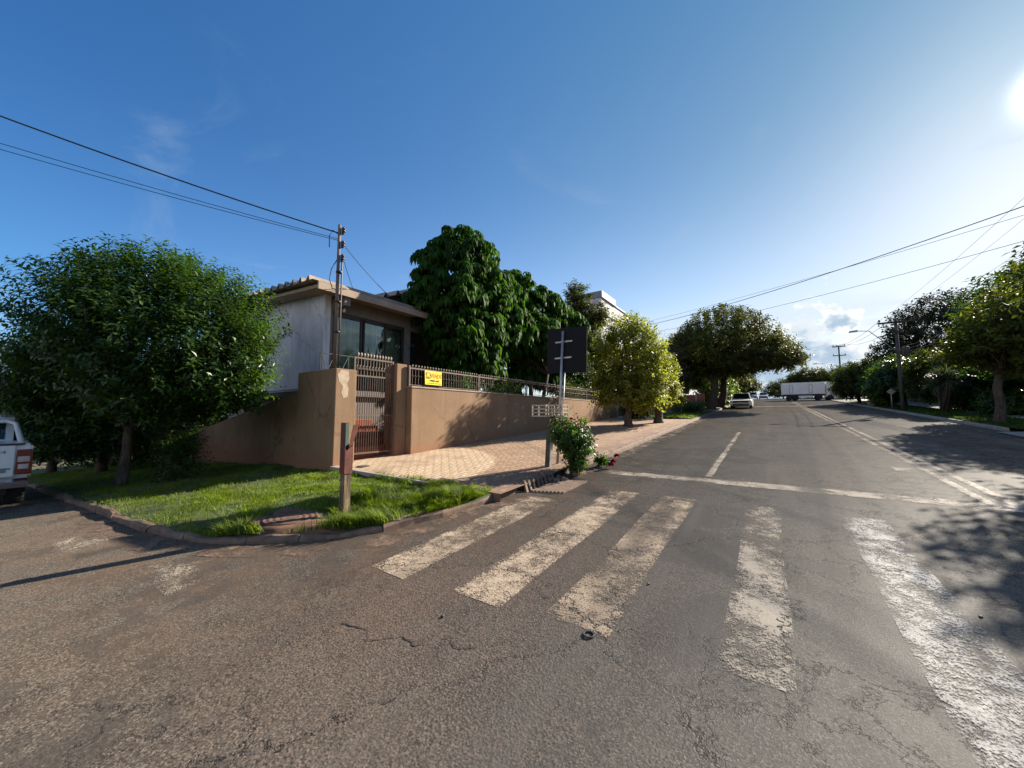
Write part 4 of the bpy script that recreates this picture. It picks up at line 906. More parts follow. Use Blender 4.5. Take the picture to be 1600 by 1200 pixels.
tree('yard_tree', 'slender yard tree with open crown between the umbrella trees and the tall white building', (-10.8, 24.6, 1.5), (-10.8, 24.7, 6.4), .13,
    [((-11.4, 24.9, 10.2), (.9, 1.0, 1.25)), ((-10.4, 25.6, 8.9), (1.15, 1.1, 1.0)), ((-11.6, 25.2, 8.9), (.9, .9, 1.0)), ((-11.0, 24.9, 7.9), (1.1, 1.2, 1.2)), ((-10.6, 25.6, 6.4), (1.1, 1.2, 1.0))], lf_olive, 1300, 11, (.26, .11), .6, seed=5.2, depth=.8, cut=-.2, limbs=3)
tree('yard_tree', 'dark low yard tree behind the far end of the street wall railing', (-10.6, 22.0, 1.4), (-10.6, 22.0, 2.6), .12, [((-10.4, 22.2, 4.0), (1.5, 2.0, 1.5)), ((-10.2, 20.8, 3.3), (1.1, 1.3, 1.1))], lf_dark, 800, 11, (.22, .10), .6, seed=9.1, depth=.8)
# flowering bushes and shrubs behind the railing
for k, (x, y, z, r, h, lb, mt_) in enumerate(((-8.9, 9.9, 1.5, .75, .75, 'leafy bush with pale shoots above the railing below the tallest umbrella tree', lf_rose), (-8.7, 12.2, 1.5, .8, .6, 'dark bush behind the middle of the street wall railing', lf_umb), (-8.8, 18.3, 1.7, .9, .9, 'sunlit bush behind the railing beside the road sign pole', lf_mid), (-8.8, 21.2, 1.9, .9, .6, 'low bush behind the far end of the street wall', lf_mid))):
    t = thing('garden_bush', (x, y, z), lb, 'bush'); bl = [((x, y, z+.75), (r*.75, r, h))]
    wood('stem', (x, y, z), (x, y, z+.35), .03, bl, 7, m_barkd, t, (x, y, z)); P, O = blob_pts(bl, 260, .85, 6.+k); p, d, nn = shoots(P, O, .35, 9, .7, .6, .4)
    leafmesh('foliage', p, d, nn, .12*(.7+.5*RS.rand(len(p))), .05, mt_, t, (x, y, z))

# yellow-green trees on the pavement
b0 = (-5.31, 16.94, swz(-5.31, 16.9))
tree('pavement_tree', 'bushy yellow-green tree on the pavement, the nearer and larger of the pair', b0, (-5.25, 17.0, 2.25), .17,
     [((-5.3, 17.0, 4.4), (1.5, 1.5, 1.5)), ((-5.2, 16.9, 5.25), (1.0, 1.0, .95)), ((-5.9, 16.7, 3.6), (1.1, 1.1, 1.2)), ((-4.7, 17.2, 3.5), (1.05, 1.1, 1.3)), ((-6.2, 16.8, 2.7), (.7, .8, .7)), ((-4.6, 17.0, 2.5), (.9, .8, .7))], lf_yel, 2700, 12, (.17, .085), .62, seed=3.4, up=.7, depth=.6, cut=-.3, lumpy=.26, flare=2.0)
b0 = (-4.55, 19.3, swz(-4.55, 19.3))
tree('pavement_tree', 'smaller yellow-green tree on the pavement, just behind the larger one', b0, (-4.5, 19.3, 2.45), .20,
     [((-4.6, 19.3, 3.6), (.95, 1.1, 1.2)), ((-4.35, 19.4, 2.75), (.75, .8, .6)), ((-4.75, 19.2, 4.3), (.7, .8, .6))], lf_yel, 1300, 12, (.17, .085), .5, seed=7.4, up=.6, depth=.6, flare=1.6)
# rose bush set in the drain, with blooms
rx, ry = -3.36, 6.95; r0z = rz(rx, ry)
t = thing('rose_bush', (rx, ry, r0z), 'leafy green rose bush with crimson blooms standing in the broken storm drain', 'bush')
bl = [((rx-.05, ry, r0z+.82), (.40, .38, .34)), ((rx+.12, ry, r0z+.55), (.34, .32, .32)), ((rx+.1, ry, r0z+.28), (.20, .2, .18))]
wood('stem', (rx, ry, r0z), (rx, ry, r0z+.18), .03, bl, 5, m_barkd, t, (rx, ry, r0z))
P, O = blob_pts(bl, 520, .8, 3.1, .2); p, d, nn = shoots(P, O, .18, 9, .4, .8, .5); leafmesh('foliage', p, d, nn, .085*(.7+.6*RS.rand(len(p))), .045, lf_rose, t, (rx, ry, r0z))
def bloom(c, r, parent, org):
    n = 26; th = RS.rand(n)*6.28; ph = RS.rand(n)*1.4; D = np.stack([np.cos(th)*np.sin(ph), np.sin(th)*np.sin(ph), np.cos(ph)], 1); P = np.array(c)+D*r*.15
    return leafmesh('bloom', P, D, D+RS.randn(n, 3)*.5, r, r*.95, m_petal, parent, org, .3, .25)
for c in ((-.38, -.02, 1.16), (-.32, .0, .95), (.06, -.1, 1.12), (.16, -.12, 1.0), (-.47, -.05, .62), (.02, -.25, .9)): bloom((rx+c[0], ry+c[1], r0z+c[2]), .042, t, (rx, ry, r0z))
fx_, fy_ = -2.98, 8.0; fz = rz(fx_, fy_)
t = thing('fallen_rose_branch', (fx_, fy_, fz), 'cut rose branch with crimson blooms lying in the gutter right of the rose bush', 'branch')
m = MB((fx_, fy_, fz)); m.tube([(fx_-.3, fy_-.1, fz+.12), (fx_-.05, fy_, fz+.16), (fx_+.12, fy_, fz+.14)], .01, 6); m.build('stem', m_barkd, t)
P, O = blob_pts([((fx_-.16, fy_, fz+.13), (.15, .12, .1))], 40, .9, 1.); p, d, nn = shoots(P, O, .12, 6, .2, .6, .6); leafmesh('foliage', p, d, nn, .07, .045, lf_umb, t, (fx_, fy_, fz))
for c in ((.12, 0, .12), (.18, .05, .24), (.1, -.08, .06)):
    for _ in range(2): bloom((fx_+c[0], fy_+c[1], fz+c[2]), .066, t, (fx_, fy_, fz))

# big spreading tree left of the street, with two trunks in view
def flat_tree(label, base, fork, r0, blobs, n, seed, mat=lf_olive):
    return tree('spreading_tree', label, base, fork, r0, blobs, mat, n, 12, (.27, .12), .85, None, .45, .45, .7, .45, 8, m_barkd, seed=seed, droop=.1, cut=-.3, lumpy=.12, tw=4)
z = swz(-3.9, 35)
flat_tree('huge dark spreading tree over the left kerb, nearer of two trunks by the white car', (-4.0, 35, z), (-3.6, 35.6, z+3.2), .33,
    [((-2.9, 36.3, 7.8), (3.9, 4.0, 2.9)), ((-.6, 36.9, 6.7), (2.7, 3.0, 1.45)), ((1.2, 36.5, 6.1), (1.35, 1.8, .75)), ((-6.4, 36, 7.0), (1.9, 2.4, 1.7)), ((-2.4, 34.6, 6.2), (2.6, 1.6, 1.0))], 4300, 1.9)
flat_tree('dark spreading tree whose trunk stands just left of the white car', (-3.75, 39.5, z+.2), (-3.2, 40, z+3.6), .32,
    [((-5, 41.5, 8.2), (3.6, 3.5, 2.2)), ((-.6, 41, 7.6), (2.9, 3.2, 1.6)), ((-4, 41, 6.4), (3.0, 3., 1.3))], 2600, 3.3)
tree('bare_tree', 'brownish half-bare tree with dry twigs behind the yellow-green pair', (-7.6, 32, 1.9), (-7.5, 32, 3.6), .2, [((-7.0, 32, 6.2), (1.8, 2, 2.0)), ((-6.6, 32, 4.6), (1.6, 1.6, 1.5))], lf_twig, 420, 9, (.26, .05), .9, seed=2.1, limbs=9, tw=7, bk=m_barkd)
tree('street_tree', 'dark low-hanging tree between the half-bare tree and the big trunks', (-8.2, 36.5, 2.1), (-8.1, 36.5, 3.4), .2, [((-7.6, 36, 5.6), (2.4, 2.2, 2.0)), ((-6, 36.3, 4.9), (1.5, 1.5, 1.2))], lf_dark, 650, 10, (.34, .15), .8, seed=8.1)
# plants of the next lots
def bush(name, label, base, blobs, mat, n, leaf, slen=.4, group=None, cat='bush', seed=1.):
    t = thing(name, base, label, cat, group); wood('stem', base, (base[0], base[1], base[2]+.3), .04, blobs, 4, m_barkd, t, base, tw=1)
    P, O = blob_pts(blobs, n, .7, seed, .15); p, d, nn = shoots(P, O, slen, 8, .5, .7, .4); leafmesh('foliage', p, d, nn, leaf[0]*(.7+.6*RS.rand(len(p))), leaf[1], mat, t, base); return t
bush('hedge_block', 'dark clipped hedge at the end of the small sunlit lawn', (-4.0, 27.6, 1.65), [((-4.1, 27.6, 2.1), (.7, .8, .5)), ((-4.9, 27.7, 2.05), (.7, .8, .45))], lf_dark, 420, (.12, .06), cat='hedge', seed=2.)
bush('low_shrub', 'low green shrub between the yellow-green tree trunks', (-6.6, 22.4, 1.35), [((-6.6, 22.4, 1.8), (.9, .8, .55))], lf_mid, 300, (.14, .06), seed=3.)
bush('vine_mass', 'bright sunlit bank of leaves behind the white parked car', (-4.4, 45, 2.7), [((-4.6, 45, 4.0), (1.4, 2.6, 1.5)), ((-4.4, 48, 4.8), (1.6, 2.6, 1.7)), ((-4.8, 42.6, 3.4), (.9, 1.4, 1.2))], lf_bright, 700, (.36, .2), .6, seed=4.)
t = tree('sapling', 'thin young sapling with a few leaves on the small sunlit lawn', (-4.4, 24.2, swz(-4.4, 24.2)), (-4.35, 24.2, 2.1), .03, [((-4.3, 24.2, 2.5), (.34, .34, .28))], lf_mid, 26, 7, (.15, .07), .3, limbs=5, tw=1, seed=1.)

bush('hedge_block', 'dark tangled hedge along the low side wall beyond the pickup', (-21, 3.7, -.3), [((-20, 3.7, .5), (2.2, .8, 1.0)), ((-23.5, 3.6, .4), (2.4, .9, 1.2)), ((-27, 3.5, .3), (2.5, .9, 1.4)), ((-31, 3.0, .3), (3, 1.2, 1.8))], lf_dark, 1300, (.16, .07), cat='hedge', seed=12.)
# right-hand side trees
b0 = (6.9, 21.3, ez(6.9, 21.3))
tree('verge_tree', 'leafy tree with sunlit olive crown on the right grass verge', b0, (7.0, 21.3, 3.1), .14, [((7.5, 21.2, 5.0), (1.25, 1.4, 1.1)), ((6.7, 20.9, 4.4), (1.0, 1.0, .8)), ((8.6, 21.6, 5.0), (1.4, 1.4, 1.2)), ((7.8, 21.3, 3.9), (1.5, 1.4, .75)), ((6.3, 21.6, 4.0), (.65, .7, .5))], lf_verge, 1500, 11, (.21, .10), .65, seed=1.1, depth=.8, cut=-.12, lumpy=.24)
b0 = (7.4, 12.6, ez(7.4, 12.6))
tree('verge_tree', 'nearer verge tree cut off by the right edge of the photo', b0, (7.5, 13.0, 3.2), .16, [((6.9, 13.6, 5.0), (1.9, 1.9, 1.25)), ((6.2, 12.6, 4.75), (1.15, 1.25, .85)), ((8.8, 14.2, 4.9), (1.5, 1.6, 1.2)), ((6.9, 15.4, 4.7), (1.0, 1.1, .7))], lf_mid, 1900, 11, (.19, .09), .6, seed=5.7, depth=.75, cut=-.3)
tree('verge_tree', 'tall dark tree behind the sunlit verge tree, in front of the boundary wall', (9.9, 25.5, 1.6), (9.9, 25.5, 4.0), .2, [((10.2, 25.5, 6.2), (2.6, 2.4, 2.2)), ((9.4, 26.6, 4.9), (1.8, 1.8, 1.4))], lf_dark, 1900, 11, (.26, .12), .7, seed=6.6)
tree('dome_tree', 'huge dark dome-shaped tree above the right-hand row, behind the utility pole', (15.5, 56, 3.2), (15.5, 56, 6.0), .5, [((15.4, 56, 9.7), (4.6, 4.4, 4.3)), ((12.2, 56, 7.6), (2.9, 3, 2.6)), ((19, 56, 9), (3.6, 3.6, 3.4))], lf_dome, 3000, 10, (.38, .18), .9, seed=2.5, depth=.45, up=.4, bk=m_barkd, cut=-.6, lumpy=.1)
for k, a in enumerate(((7.0, 47, 2.6, 3.9, 1.8, lf_mid, 'farthest green street tree of the right-hand row, overlapping the truck cab'), (8.4, 42.5, 2.4, 3.6, 1.7, lf_dark, 'dark rounded street tree right of the truck, second in the right-hand row'), (7.7, 36.5, 2.2, 3.3, 1.55, lf_dark, 'dark street tree beside the small white road sign'), (9.0, 33.5, 2.0, 3.6, 1.8, lf_mid, 'green street tree behind the utility pole shaft'), (9.6, 30.5, 1.8, 3.0, 1.6, lf_dark, 'dark tree behind the spiky grey-green shrub'))):
    x, y, z, h, r, mt_, lb = a
    tree('street_tree', lb, (x, y, z), (x, y, z+1.2), .14, [((x, y, z+h*.66), (r, r, h*.36)), ((x-.5, y-.4, z+h*.42), (r*.85, r, h*.26)), ((x+.8, y+.5, z+h*.62), (r*.8, r*.8, h*.32))], mt_, 1500, 10, (.28, .13), .65, 'street trees along the right kerb', seed=3.+k, depth=.6)
bush('low_shrub', 'sunlit yellow-green shrub by the low concrete block on the right verge', (7.0, 38.5, 2.2), [((7.0, 38.5, 2.9), (.75, .8, .65))], lf_bright, 220, (.22, .12), seed=9.)
# spiky shrub
t = thing('spiky_shrub', (7.3, 28.2, 1.65), 'spiky grey-green dracaena shrub in the shade of the right verge', 'shrub'); o = Vector(t.location); m = MB(o)
cs = []
for k in range(9):
    a = random.uniform(0, 6.28); r = random.uniform(.1, 1.0); c = o+Vector((math.cos(a)*r, math.sin(a)*r, random.uniform(1.4, 2.6))); m.tube([o+Vector((random.uniform(-.1, .1), random.uniform(-.1, .1), -.1)), o.lerp(c, .5)+Vector((.05, .05, .1)), c], [.07, .05, .045], 6); cs.append(c)
m.build('stem', m_barkd, t)
P = []; D = []
for c in cs:
    d = nrm(RS.randn(75, 3)+np.array([0, 0, .55])); P.append(np.array(c)+d*.03); D.append(d)
P = np.concatenate(P); D = np.concatenate(D); leafmesh('foliage', P, D, np.array([0, 0, 1.])+RS.randn(len(P), 3)*.3, .6*(.8+.3*RS.rand(len(P))), .055, lf_spike, t, tuple(o), .2, .22)
bush('low_shrub', 'dark low shrubs in the shade under the spiky shrub', (8.6, 26.3, 1.55), [((8.8, 26.4, 2.0), (.9, 1.5, .7)), ((8.9, 29.5, 2.1), (.8, 1.5, .8))], lf_dark, 380, (.2, .1), seed=10.)
# far trees closing the street
far = ((-5.5, 74, 4.2, 5.2, 2.8, lf_mid, 'green tree at the far left of the street, beyond the spreading trees'), (-6, 62, 3.5, 6.5, 3.2, lf_olive, 'olive tree past the white car on the left of the street'), (-5, 92, 4.7, 5.6, 3.2, lf_olive, 'distant tree on the left just before the street crests'), (-9, 84, 4.6, 7, 4, lf_mid, 'taller distant tree left of the street behind the first ones'),
       (6.0, 86, 4.6, 5.4, 2.8, lf_olive, 'tree rising behind the white truck trailer'), (10, 84, 4.6, 5.0, 3., lf_mid, 'tree behind the truck cab'), (14, 78, 4.4, 6, 3.5, lf_olive, 'tree right of the truck behind the street row'), (3.2, 118, 5, 5.5, 3.6, lf_olive, 'most distant small tree in the gap left of the truck'),
       (-14, 46, 2.8, 7, 3.6, lf_dark, 'dark yard tree behind the pale house with pink roof'), (-12, 55, 3.2, 7.5, 3.8, lf_olive, 'yard tree behind the big spreading trees'), (24, 50, 3, 9, 5, lf_olive, 'dark tree right of the dome tree'), (17, 36, 2.2, 6.5, 3.6, lf_dark, 'dark yard tree behind the right boundary wall'), (16, 24, 1.6, 7, 3.8, lf_dark, 'dark yard tree at the right edge behind the wall'))
for k, (x, y, z, h, r, mt_, lb) in enumerate(far):
    tree('distant_tree', lb, (x, y, z), (x, y, z+h*.35), .2, [((x, y, z+h*.66), (r, r, h*.34)), ((x-r*.5, y, z+h*.5), (r*.7, r*.8, h*.25)), ((x+r*.5, y, z+h*.56), (r*.65, r*.8, h*.24))], mt_, 900, 9, (.5, .25), 1., seed=1.+k*.7, depth=.55, cut=-.35)
# far wood along the horizon
def wood_band(name, pts, h, n, seed):
    P = []; 
    for (x0, y0), (x1, y1) in pts:
        k = n; s = RS.rand(k); x = x0+(x1-x0)*s+RS.randn(k)*5; y = y0+(y1-y0)*s+RS.randn(k)*5; hh = h*(.7+.35*np.sin(s*23+seed)+.2*np.sin(s*57))
        zz = np.array([rz(a, b) for a, b in zip(x, y)])-.5; P.append(np.stack([x, y, zz+hh*RS.rand(k)**.7], 1))
    P = np.concatenate(P); D = RS.randn(len(P), 3)+np.array([0, 0, .3]); props(leafmesh(name, P, D, RS.randn(len(P), 3)+np.array([0, 0, .8]), 1.1, .6, lf_olive, None, (0, 0, 0)), kind='stuff')
wood_band('far_woods', [((-90, 190), (-12, 200)), ((12, 200), (120, 190)), ((-75, -30), (-70, 110)), ((60, 60), (110, 130))], 8.5, 11000, 1.)

# ================================================================ vehicles
def wheel(t, c, r, w, out_s):
    m = MB(t.location); x, y, z = c
    m.lathe((x, y, z), [(r*.62, -w/2), (r*.93, -w/2), (r, -w*.32), (r, w*.32), (r*.93, w/2), (r*.62, w/2)], 26, 'y'); ty = m.build('tyre', m_blk)
    return ty
def add_wheel(t, c, r, w, axis='y', s=1, nm='wheel'):
    """tyre and rim; axle along x or y, s = side the rim faces"""
    o = t.location; c = (c[0]-o.x, c[1]-o.y, c[2]-o.z)
    m = MB(); m.lathe(c, [(r*.6, -w/2), (r*.93, -w/2), (r, -w*.32), (r, w*.32), (r*.93, w/2), (r*.6, w/2)], 26, axis); ty = m.build(nm, m_blk, t)
    m = MB(); q = c
    prof = [(r*.61, s*w*.30), (r*.60, s*w*.46), (r*.50, s*w*.40), (r*.18, s*w*.34), (r*.16, s*w*.48), (.01, s*w*.48)]
    m.lathe(q, prof, 20, axis); m.build('rim', m_chrome, ty); return ty
# pickup parked down the side street, tail toward the camera; x0 = tail, it heads toward -X
tx, y1, y0 = -11.55, .64, -1.22; tz = rz(-12.5, -.3)-.01
t = thing('pickup_truck', (tx, -.29, tz), 'white double-cab pickup parked tail-first at the left edge, in tree shade', 'pickup truck'); o = t.location
G = tz
def P2(poly, a, b, nm, mat, bev=0.):
    m = MB(o); m.prism([(x, G+z) for x, z in poly], 'y', a, b)
    if bev: bmesh.ops.bevel(m.bm, geom=list(m.bm.edges), offset=bev, segments=2, affect='EDGES')
    return m.build(nm, mat, t)
P2([(tx-.10, .62), (tx-.06, 1.02), (tx-.08, 1.26), (tx-1.5, 1.27), (tx-1.55, 1.22), (tx-3.25, 1.18), (tx-4.9, 1.08), (tx-5.18, .95), (tx-5.2, .5), (tx-4.7, .42), (tx-4.65, .62), (tx-4.45, .86), (tx-3.95, .86), (tx-3.7, .6), (tx-3.65, .42), (tx-1.5, .44), (tx-1.45, .62), (tx-1.2, .88), (tx-.8, .88), (tx-.55, .62)], y0, y1, 'body', m_clap, .035)
P2([(tx-1.55, 1.2), (tx-1.72, 1.74), (tx-1.95, 1.82), (tx-3.0, 1.80), (tx-3.35, 1.66), (tx-3.95, 1.14)], y0+.14, y1-.14, 'cab', m_clap, .05)
P2([(tx-1.60, 1.26), (tx-1.74, 1.68), (tx-2.0, 1.74), (tx-2.95, 1.73), (tx-3.25, 1.62), (tx-3.72, 1.22)], y0+.128, y1-.128, 'side_glass', m_carglass)
P2([(tx-1.585, 1.30), (tx-1.70, 1.66), (tx-1.69, 1.67), (tx-1.57, 1.30)], y0+.3, y1-.3, 'rear_glass', m_carglass)
m = MB(o); m.box(tx-.07, tx-.02, y0+.20, y1-.20, G+.66, G+1.245, .02); tg = m.build('tailgate', m_clap, t)
m = MB(o); m.box(tx-.019, tx-.012, y0+.24, y1-.24, G+.80, G+.83); m.build('crease', m_truckg, tg)
m = MB(o); m.box(tx-.019, tx-.008, y1-.47, y1-.29, G+.745, G+.80, .005); m.box(tx-.019, tx-.008, y1-.78, y1-.55, G+.745, G+.80, .005); m.build('badge', m_truckg, tg)
m = MB(o); m.box(tx-.09, tx-.005, y0+.1, y1-.1, G+1.247, G+1.275, .008); m.build('cap_rail', m_dark, tg)
text_on_x('badge', '4X4', .075, (-.017, y1-.40+.29, 1.12), m_truckg, tg, 1.5, .002)
for s, yy in ((1, y1), (-1, y0)):
    m = MB(o); m.box(tx-.16, tx-.015, yy-s*.185, yy+s*.006, G+.70, G+1.16, .02); tl = m.build('tail_light', m_tail, t)
    m = MB(o); m.box(tx-.02, tx-.009, yy-s*.16, yy-s*.04, G+.80, G+.89, .004); m.build('reverse_lens', m_clear, tl)
    m = MB(o); m.box(tx-.02, tx-.010, yy-s*.17, yy-s*.03, G+.93, G+1.03, .004); m.build('indicator_lens', m_clear, tl)
m = MB(o); m.prism([(tx-.12, G+.46), (tx+.10, G+.47), (tx+.11, G+.58), (tx+.0, G+.63), (tx-.12, G+.63)], 'y', y1-.5, y1-.04); m.prism([(tx-.12, G+.46), (tx+.10, G+.47), (tx+.11, G+.58), (tx+.0, G+.63), (tx-.12, G+.63)], 'y', y0+.04, y0+.5); m.prism([(tx-.12, G+.44), (tx+.08, G+.45), (tx+.09, G+.52), (tx-.12, G+.54)], 'y', y0+.5, y1-.5); m.build('bumper', m_chrome, t)
m = MB(o); m.tube([(tx-1.0, y0+.1, G+1.22), (tx-1.35, y0+.18, G+1.62), (tx-1.45, y0+.3, G+1.68), (tx-1.45, y1-.3, G+1.68), (tx-1.35, y1-.18, G+1.62), (tx-1.0, y1-.1, G+1.22)], .045, 10); m.build('roll_bar', m_clap, t)
m = MB(o); m.box(tx-4.6, tx-.3, y0+.25, y1-.25, G+.32, G+.5); m.build('chassis', m_dark, t)
for xx in (tx-1.0, tx-4.2):
    for s, yy in ((1, y1-.14), (-1, y0+.14)): add_wheel(t, (xx, yy, G+.37), .37, .25, 'y', s)

def car(name, label, loc, col, group=None):
    """small saloon whose front faces -Y"""
    t = thing(name, loc, label, 'car', group); x, y, z = loc; o = t.location
    def PX(poly, a, b, nm, mat, bev=0., par=None):
        m = MB(o); m.prism([(y+u, z+v) for u, v in poly], 'x', x+a, x+b)
        if bev: bmesh.ops.bevel(m.bm, geom=list(m.bm.edges), offset=bev, segments=3, affect='EDGES')
        return m.build(nm, mat, par or t)
    PX([(0, .28), (-.03, .52), (.04, .70), (.95, .86), (1.1, .88), (3.3, .92), (4.05, .95), (4.15, .75), (4.12, .3), (3.65, .22), (3.6, .45), (3.35, .62), (3.05, .62), (2.8, .45), (2.75, .2), (1.2, .2), (1.15, .45), (.9, .62), (.6, .62), (.35, .45), (.3, .24)], -.83, .83, 'body', col, .045)
    m = MB(o); m.hexa([(x-.76, y+.98, z+.85), (x+.76, y+.98, z+.85), (x+.76, y+3.85, z+.9), (x-.76, y+3.85, z+.9), (x-.58, y+1.72, z+1.44), (x+.58, y+1.72, z+1.44), (x+.6, y+3.1, z+1.45), (x-.6, y+3.1, z+1.45)], .05); m.build('cabin', col, t)
    m = MB(o); m.hexa([(x-.64, y+1.03, z+.91), (x+.64, y+1.03, z+.91), (x+.64, y+1.12, z+.91), (x-.64, y+1.12, z+.91), (x-.53, y+1.60, z+1.38), (x+.53, y+1.60, z+1.38), (x+.53, y+1.74, z+1.38), (x-.53, y+1.74, z+1.38)]); m.build('windscreen', m_carglass, t)
    for s in (-1, 1):
        m = MB(o); m.hexa([(x+s*.745, y+1.5, z+.94), (x+s*.765, y+1.5, z+.94), (x+s*.765, y+3.4, z+.96), (x+s*.745, y+3.4, z+.96), (x+s*.61, y+1.85, z+1.36), (x+s*.65, y+1.85, z+1.36), (x+s*.65, y+3.0, z+1.37), (x+s*.61, y+3.0, z+1.37)]); m.build('side_window', m_carglass, t)
        m = MB(o); m.hexa([(x+s*.42, y-.03, z+.56), (x+s*.78, y+.06, z+.56), (x+s*.78, y+.16, z+.56), (x+s*.42, y+.1, z+.56), (x+s*.46, y-.005, z+.70), (x+s*.8, y+.10, z+.72), (x+s*.8, y+.2, z+.72), (x+s*.46, y+.12, z+.70)], .01); m.build('headlight', m_clear, t)
        m = MB(o); m.box(x+s*.80, x+s*.97, y+1.35, y+1.45, z+.92, z+1.02, .02); m.build('mirror', col, t)
        for yy in (.75, 3.2): add_wheel(t, (x+s*.74, y+yy, z+.29), .29, .19, 'x', s)
    m = MB(o); m.box(x-.60, x+.60, y-.045, y+.05, z+.50, z+.68, .012); m.build('grille', m_dark, t)
    m = MB(o); m.box(x-.62, x+.62, y-.05, y+.05, z+.30, z+.42, .012); m.build('air_intake', m_dark, t)
    m = MB(o); m.box(x-.2, x+.2, y-.065, y-.045, z+.43, z+.53); m.build('number_plate', m_galv, t)
    return t
zc = rz(-2, 39)
c0 = car('parked_car', 'white saloon car parked at the left kerb under the spreading tree', (-2.05, 38.4, zc), m_clap)
dup(c0, (-2.6, 88, rz(0, 88)), label='tiny white car far up the street, left of two near the crest'); dup(c0, (-.9, 96, rz(0, 96)), label='tiny white car far up the street, right of two near the crest')
# refrigerated lorry on the cross street, heading right
ly0, ly1 = 64.2, 66.7; lz = rz(0, 65)
t = thing('box_lorry', (4, 65.4, lz), 'white articulated lorry with two outlined side doors crossing the end of the street', 'truck'); o = t.location
m = MB(o); m.box(1.55, 6.25, ly0, ly1, lz+.82, lz+2.42, .03)
tr = m.build('trailer', m_truckw, t)
for a in (2.42, 4.55):
    m = MB(o)
    m.box(a, a+.04, ly0-.02, ly0, lz+1.0, lz+2.12); m.box(a+.36, a+.40, ly0-.02, ly0, lz+1.0, lz+2.12); m.box(a+.04, a+.36, ly0-.02, ly0, lz+2.08, lz+2.12); m.box(a+.04, a+.36, ly0-.02, ly0, lz+1.0, lz+1.04); m.build('side_door', m_truckg, tr)
m = MB(o); m.box(1.6, 6.2, ly0+.1, ly1-.1, lz+.62, lz+.81); m.build('chassis', m_dark, t)
m = MB(o); m.box(3.4, 4.9, ly0, ly0+.05, lz+.35, lz+.62); m.build('side_guard', m_truckw, t)
m = MB(o); m.prism([(6.35, lz+.4), (7.75, lz+.4), (7.8, lz+1.2), (7.55, lz+1.9), (7.3, lz+2.35), (6.4, lz+2.45)], 'y', ly0+.05, ly1-.05); cb = m.build('cab', m_clap, t)
m = MB(o); m.prism([(6.95, lz+1.25), (7.6, lz+1.25), (7.4, lz+1.85), (6.95, lz+1.85)], 'y', ly0+.03, ly0+.05); m.build('side_window', m_carglass, cb)
for x in (2.4, 3.1, 5.6, 6.75):
    for s, yy in ((-1, ly0+.17), (1, ly1-.17)): add_wheel(t, (x, yy, lz+.36), .36, .26, 'y', s)

# ================================================================ poles, lamps and wires on the right
def util_pole(label, x, y, z0, ztop, arm, arms):
    t = thing('utility_pole', (x, y, z0), label, 'pole', 'utility poles along the right kerb'); o = t.location
    m = MB(o); m.tube([(x, y, z0-.3), (x, y, ztop)], [.10, .075], 12); m.build('shaft', m_concd, t)
    for k, (dz, w) in enumerate(arms):
        m = MB(o); m.box(x-w, x+w, y-.19, y-.11, ztop-dz-.05, ztop-dz+.05, .006); am = m.build('crossarm', m_barkd, t)
        for q in ((-w+.08), -.3*w, w-.08) if k == 0 else (-w+.08, w-.08):
            m = MB(o); m.lathe((x+q, y-.15, ztop-dz+.05), [(.02, 0), (.02, .05), (.06, .07), (.05, .13), (.03, .18)], 10); m.build('insulator', m_inst, am)
    return t
p1 = util_pole('nearer concrete utility pole with a wooden crossarm on the right verge', 6.55, 31.4, ez(6.5, 31.4), 7.3, 0, ((.12, .82), (.75, .2)))
m = MB(p1.location); m.lathe((6.85, 31.3, 5.1), [(.16, 0), (.18, .05), (.18, .5), (.1, .56)], 14); m.build('transformer_can', m_concd, p1)
def lamp(pole, x, y, z, L, h):
    o = pole.location; m = MB(o); pts = [(x, y-.1, z-h), (x-L*.35, y-.15, z-h*.5), (x-L*.7, y-.15, z-.07), (x-L, y-.15, z)]
    m.tube(pts, .024, 8); a = m.build('lamp_arm', m_galv, pole); m = MB(o); m.hexa([(x-L-.42, y-.25, z-.05), (x-L, y-.22, z-.05), (x-L, y-.08, z-.05), (x-L-.42, y-.05, z-.05), (x-L-.38, y-.22, z+.04), (x-L, y-.2, z+.07), (x-L, y-.1, z+.07), (x-L-.38, y-.08, z+.04)], .01); m.build('lamp_head', m_galv, a)
lamp(p1, 6.55, 31.4, 6.85, 1.75, 1.6)
p2 = util_pole('farther utility pole up the right side of the street, rising beyond the green street trees', 7.4, 60, rz(7, 60)+.1, 10.05, 0, ((.1, .62), (1.2, .62)))
lamp(p2, 7.4, 60, 8.0, 2.2, 1.6)
GW = 'wires strung along the right-hand utility poles'
e1, e2 = Vector((6.55, 31.25, 0)), Vector((7.0, 16, 0))
for k, (dx, z) in enumerate(((-.74, 7.33), (-.25, 7.33), (.74, 7.33))):
    wire('power_line', (6.55+dx, 31.25, z), (7.1+dx*1.2, 12.5, 7.9), .22, .005, 'bare power line from the top crossarm of the nearer utility pole to the right edge', group=GW)
    wire('power_line', (6.55+dx, 31.25, z), (7.4+dx, 59.85, 10.12), .5, .012, 'power line between the top crossarms of the two utility poles', group='wires between the two right-hand utility poles')
for k, z in enumerate((5.62, 5.45, 5.28, 5.12)):
    wire('service_line', (6.72, 31.3, z), (9.0, 13, z+.35), .15, .012, 'low service line running from the nearer utility pole shaft into the right-hand tree crowns', group='four low service lines right of the nearer utility pole')
wire('street_cable', (6.6, 15.2, 7.25), (-10.5, 30, 8.55), .45, .013, 'thick black cable crossing high over the street from the right edge to the left houses')
wire('street_cable', (6.6, 15.2, 6.95), (-10.5, 30, 8.75), .2, .006, 'thin cable over the street, just above and behind the thick black one')
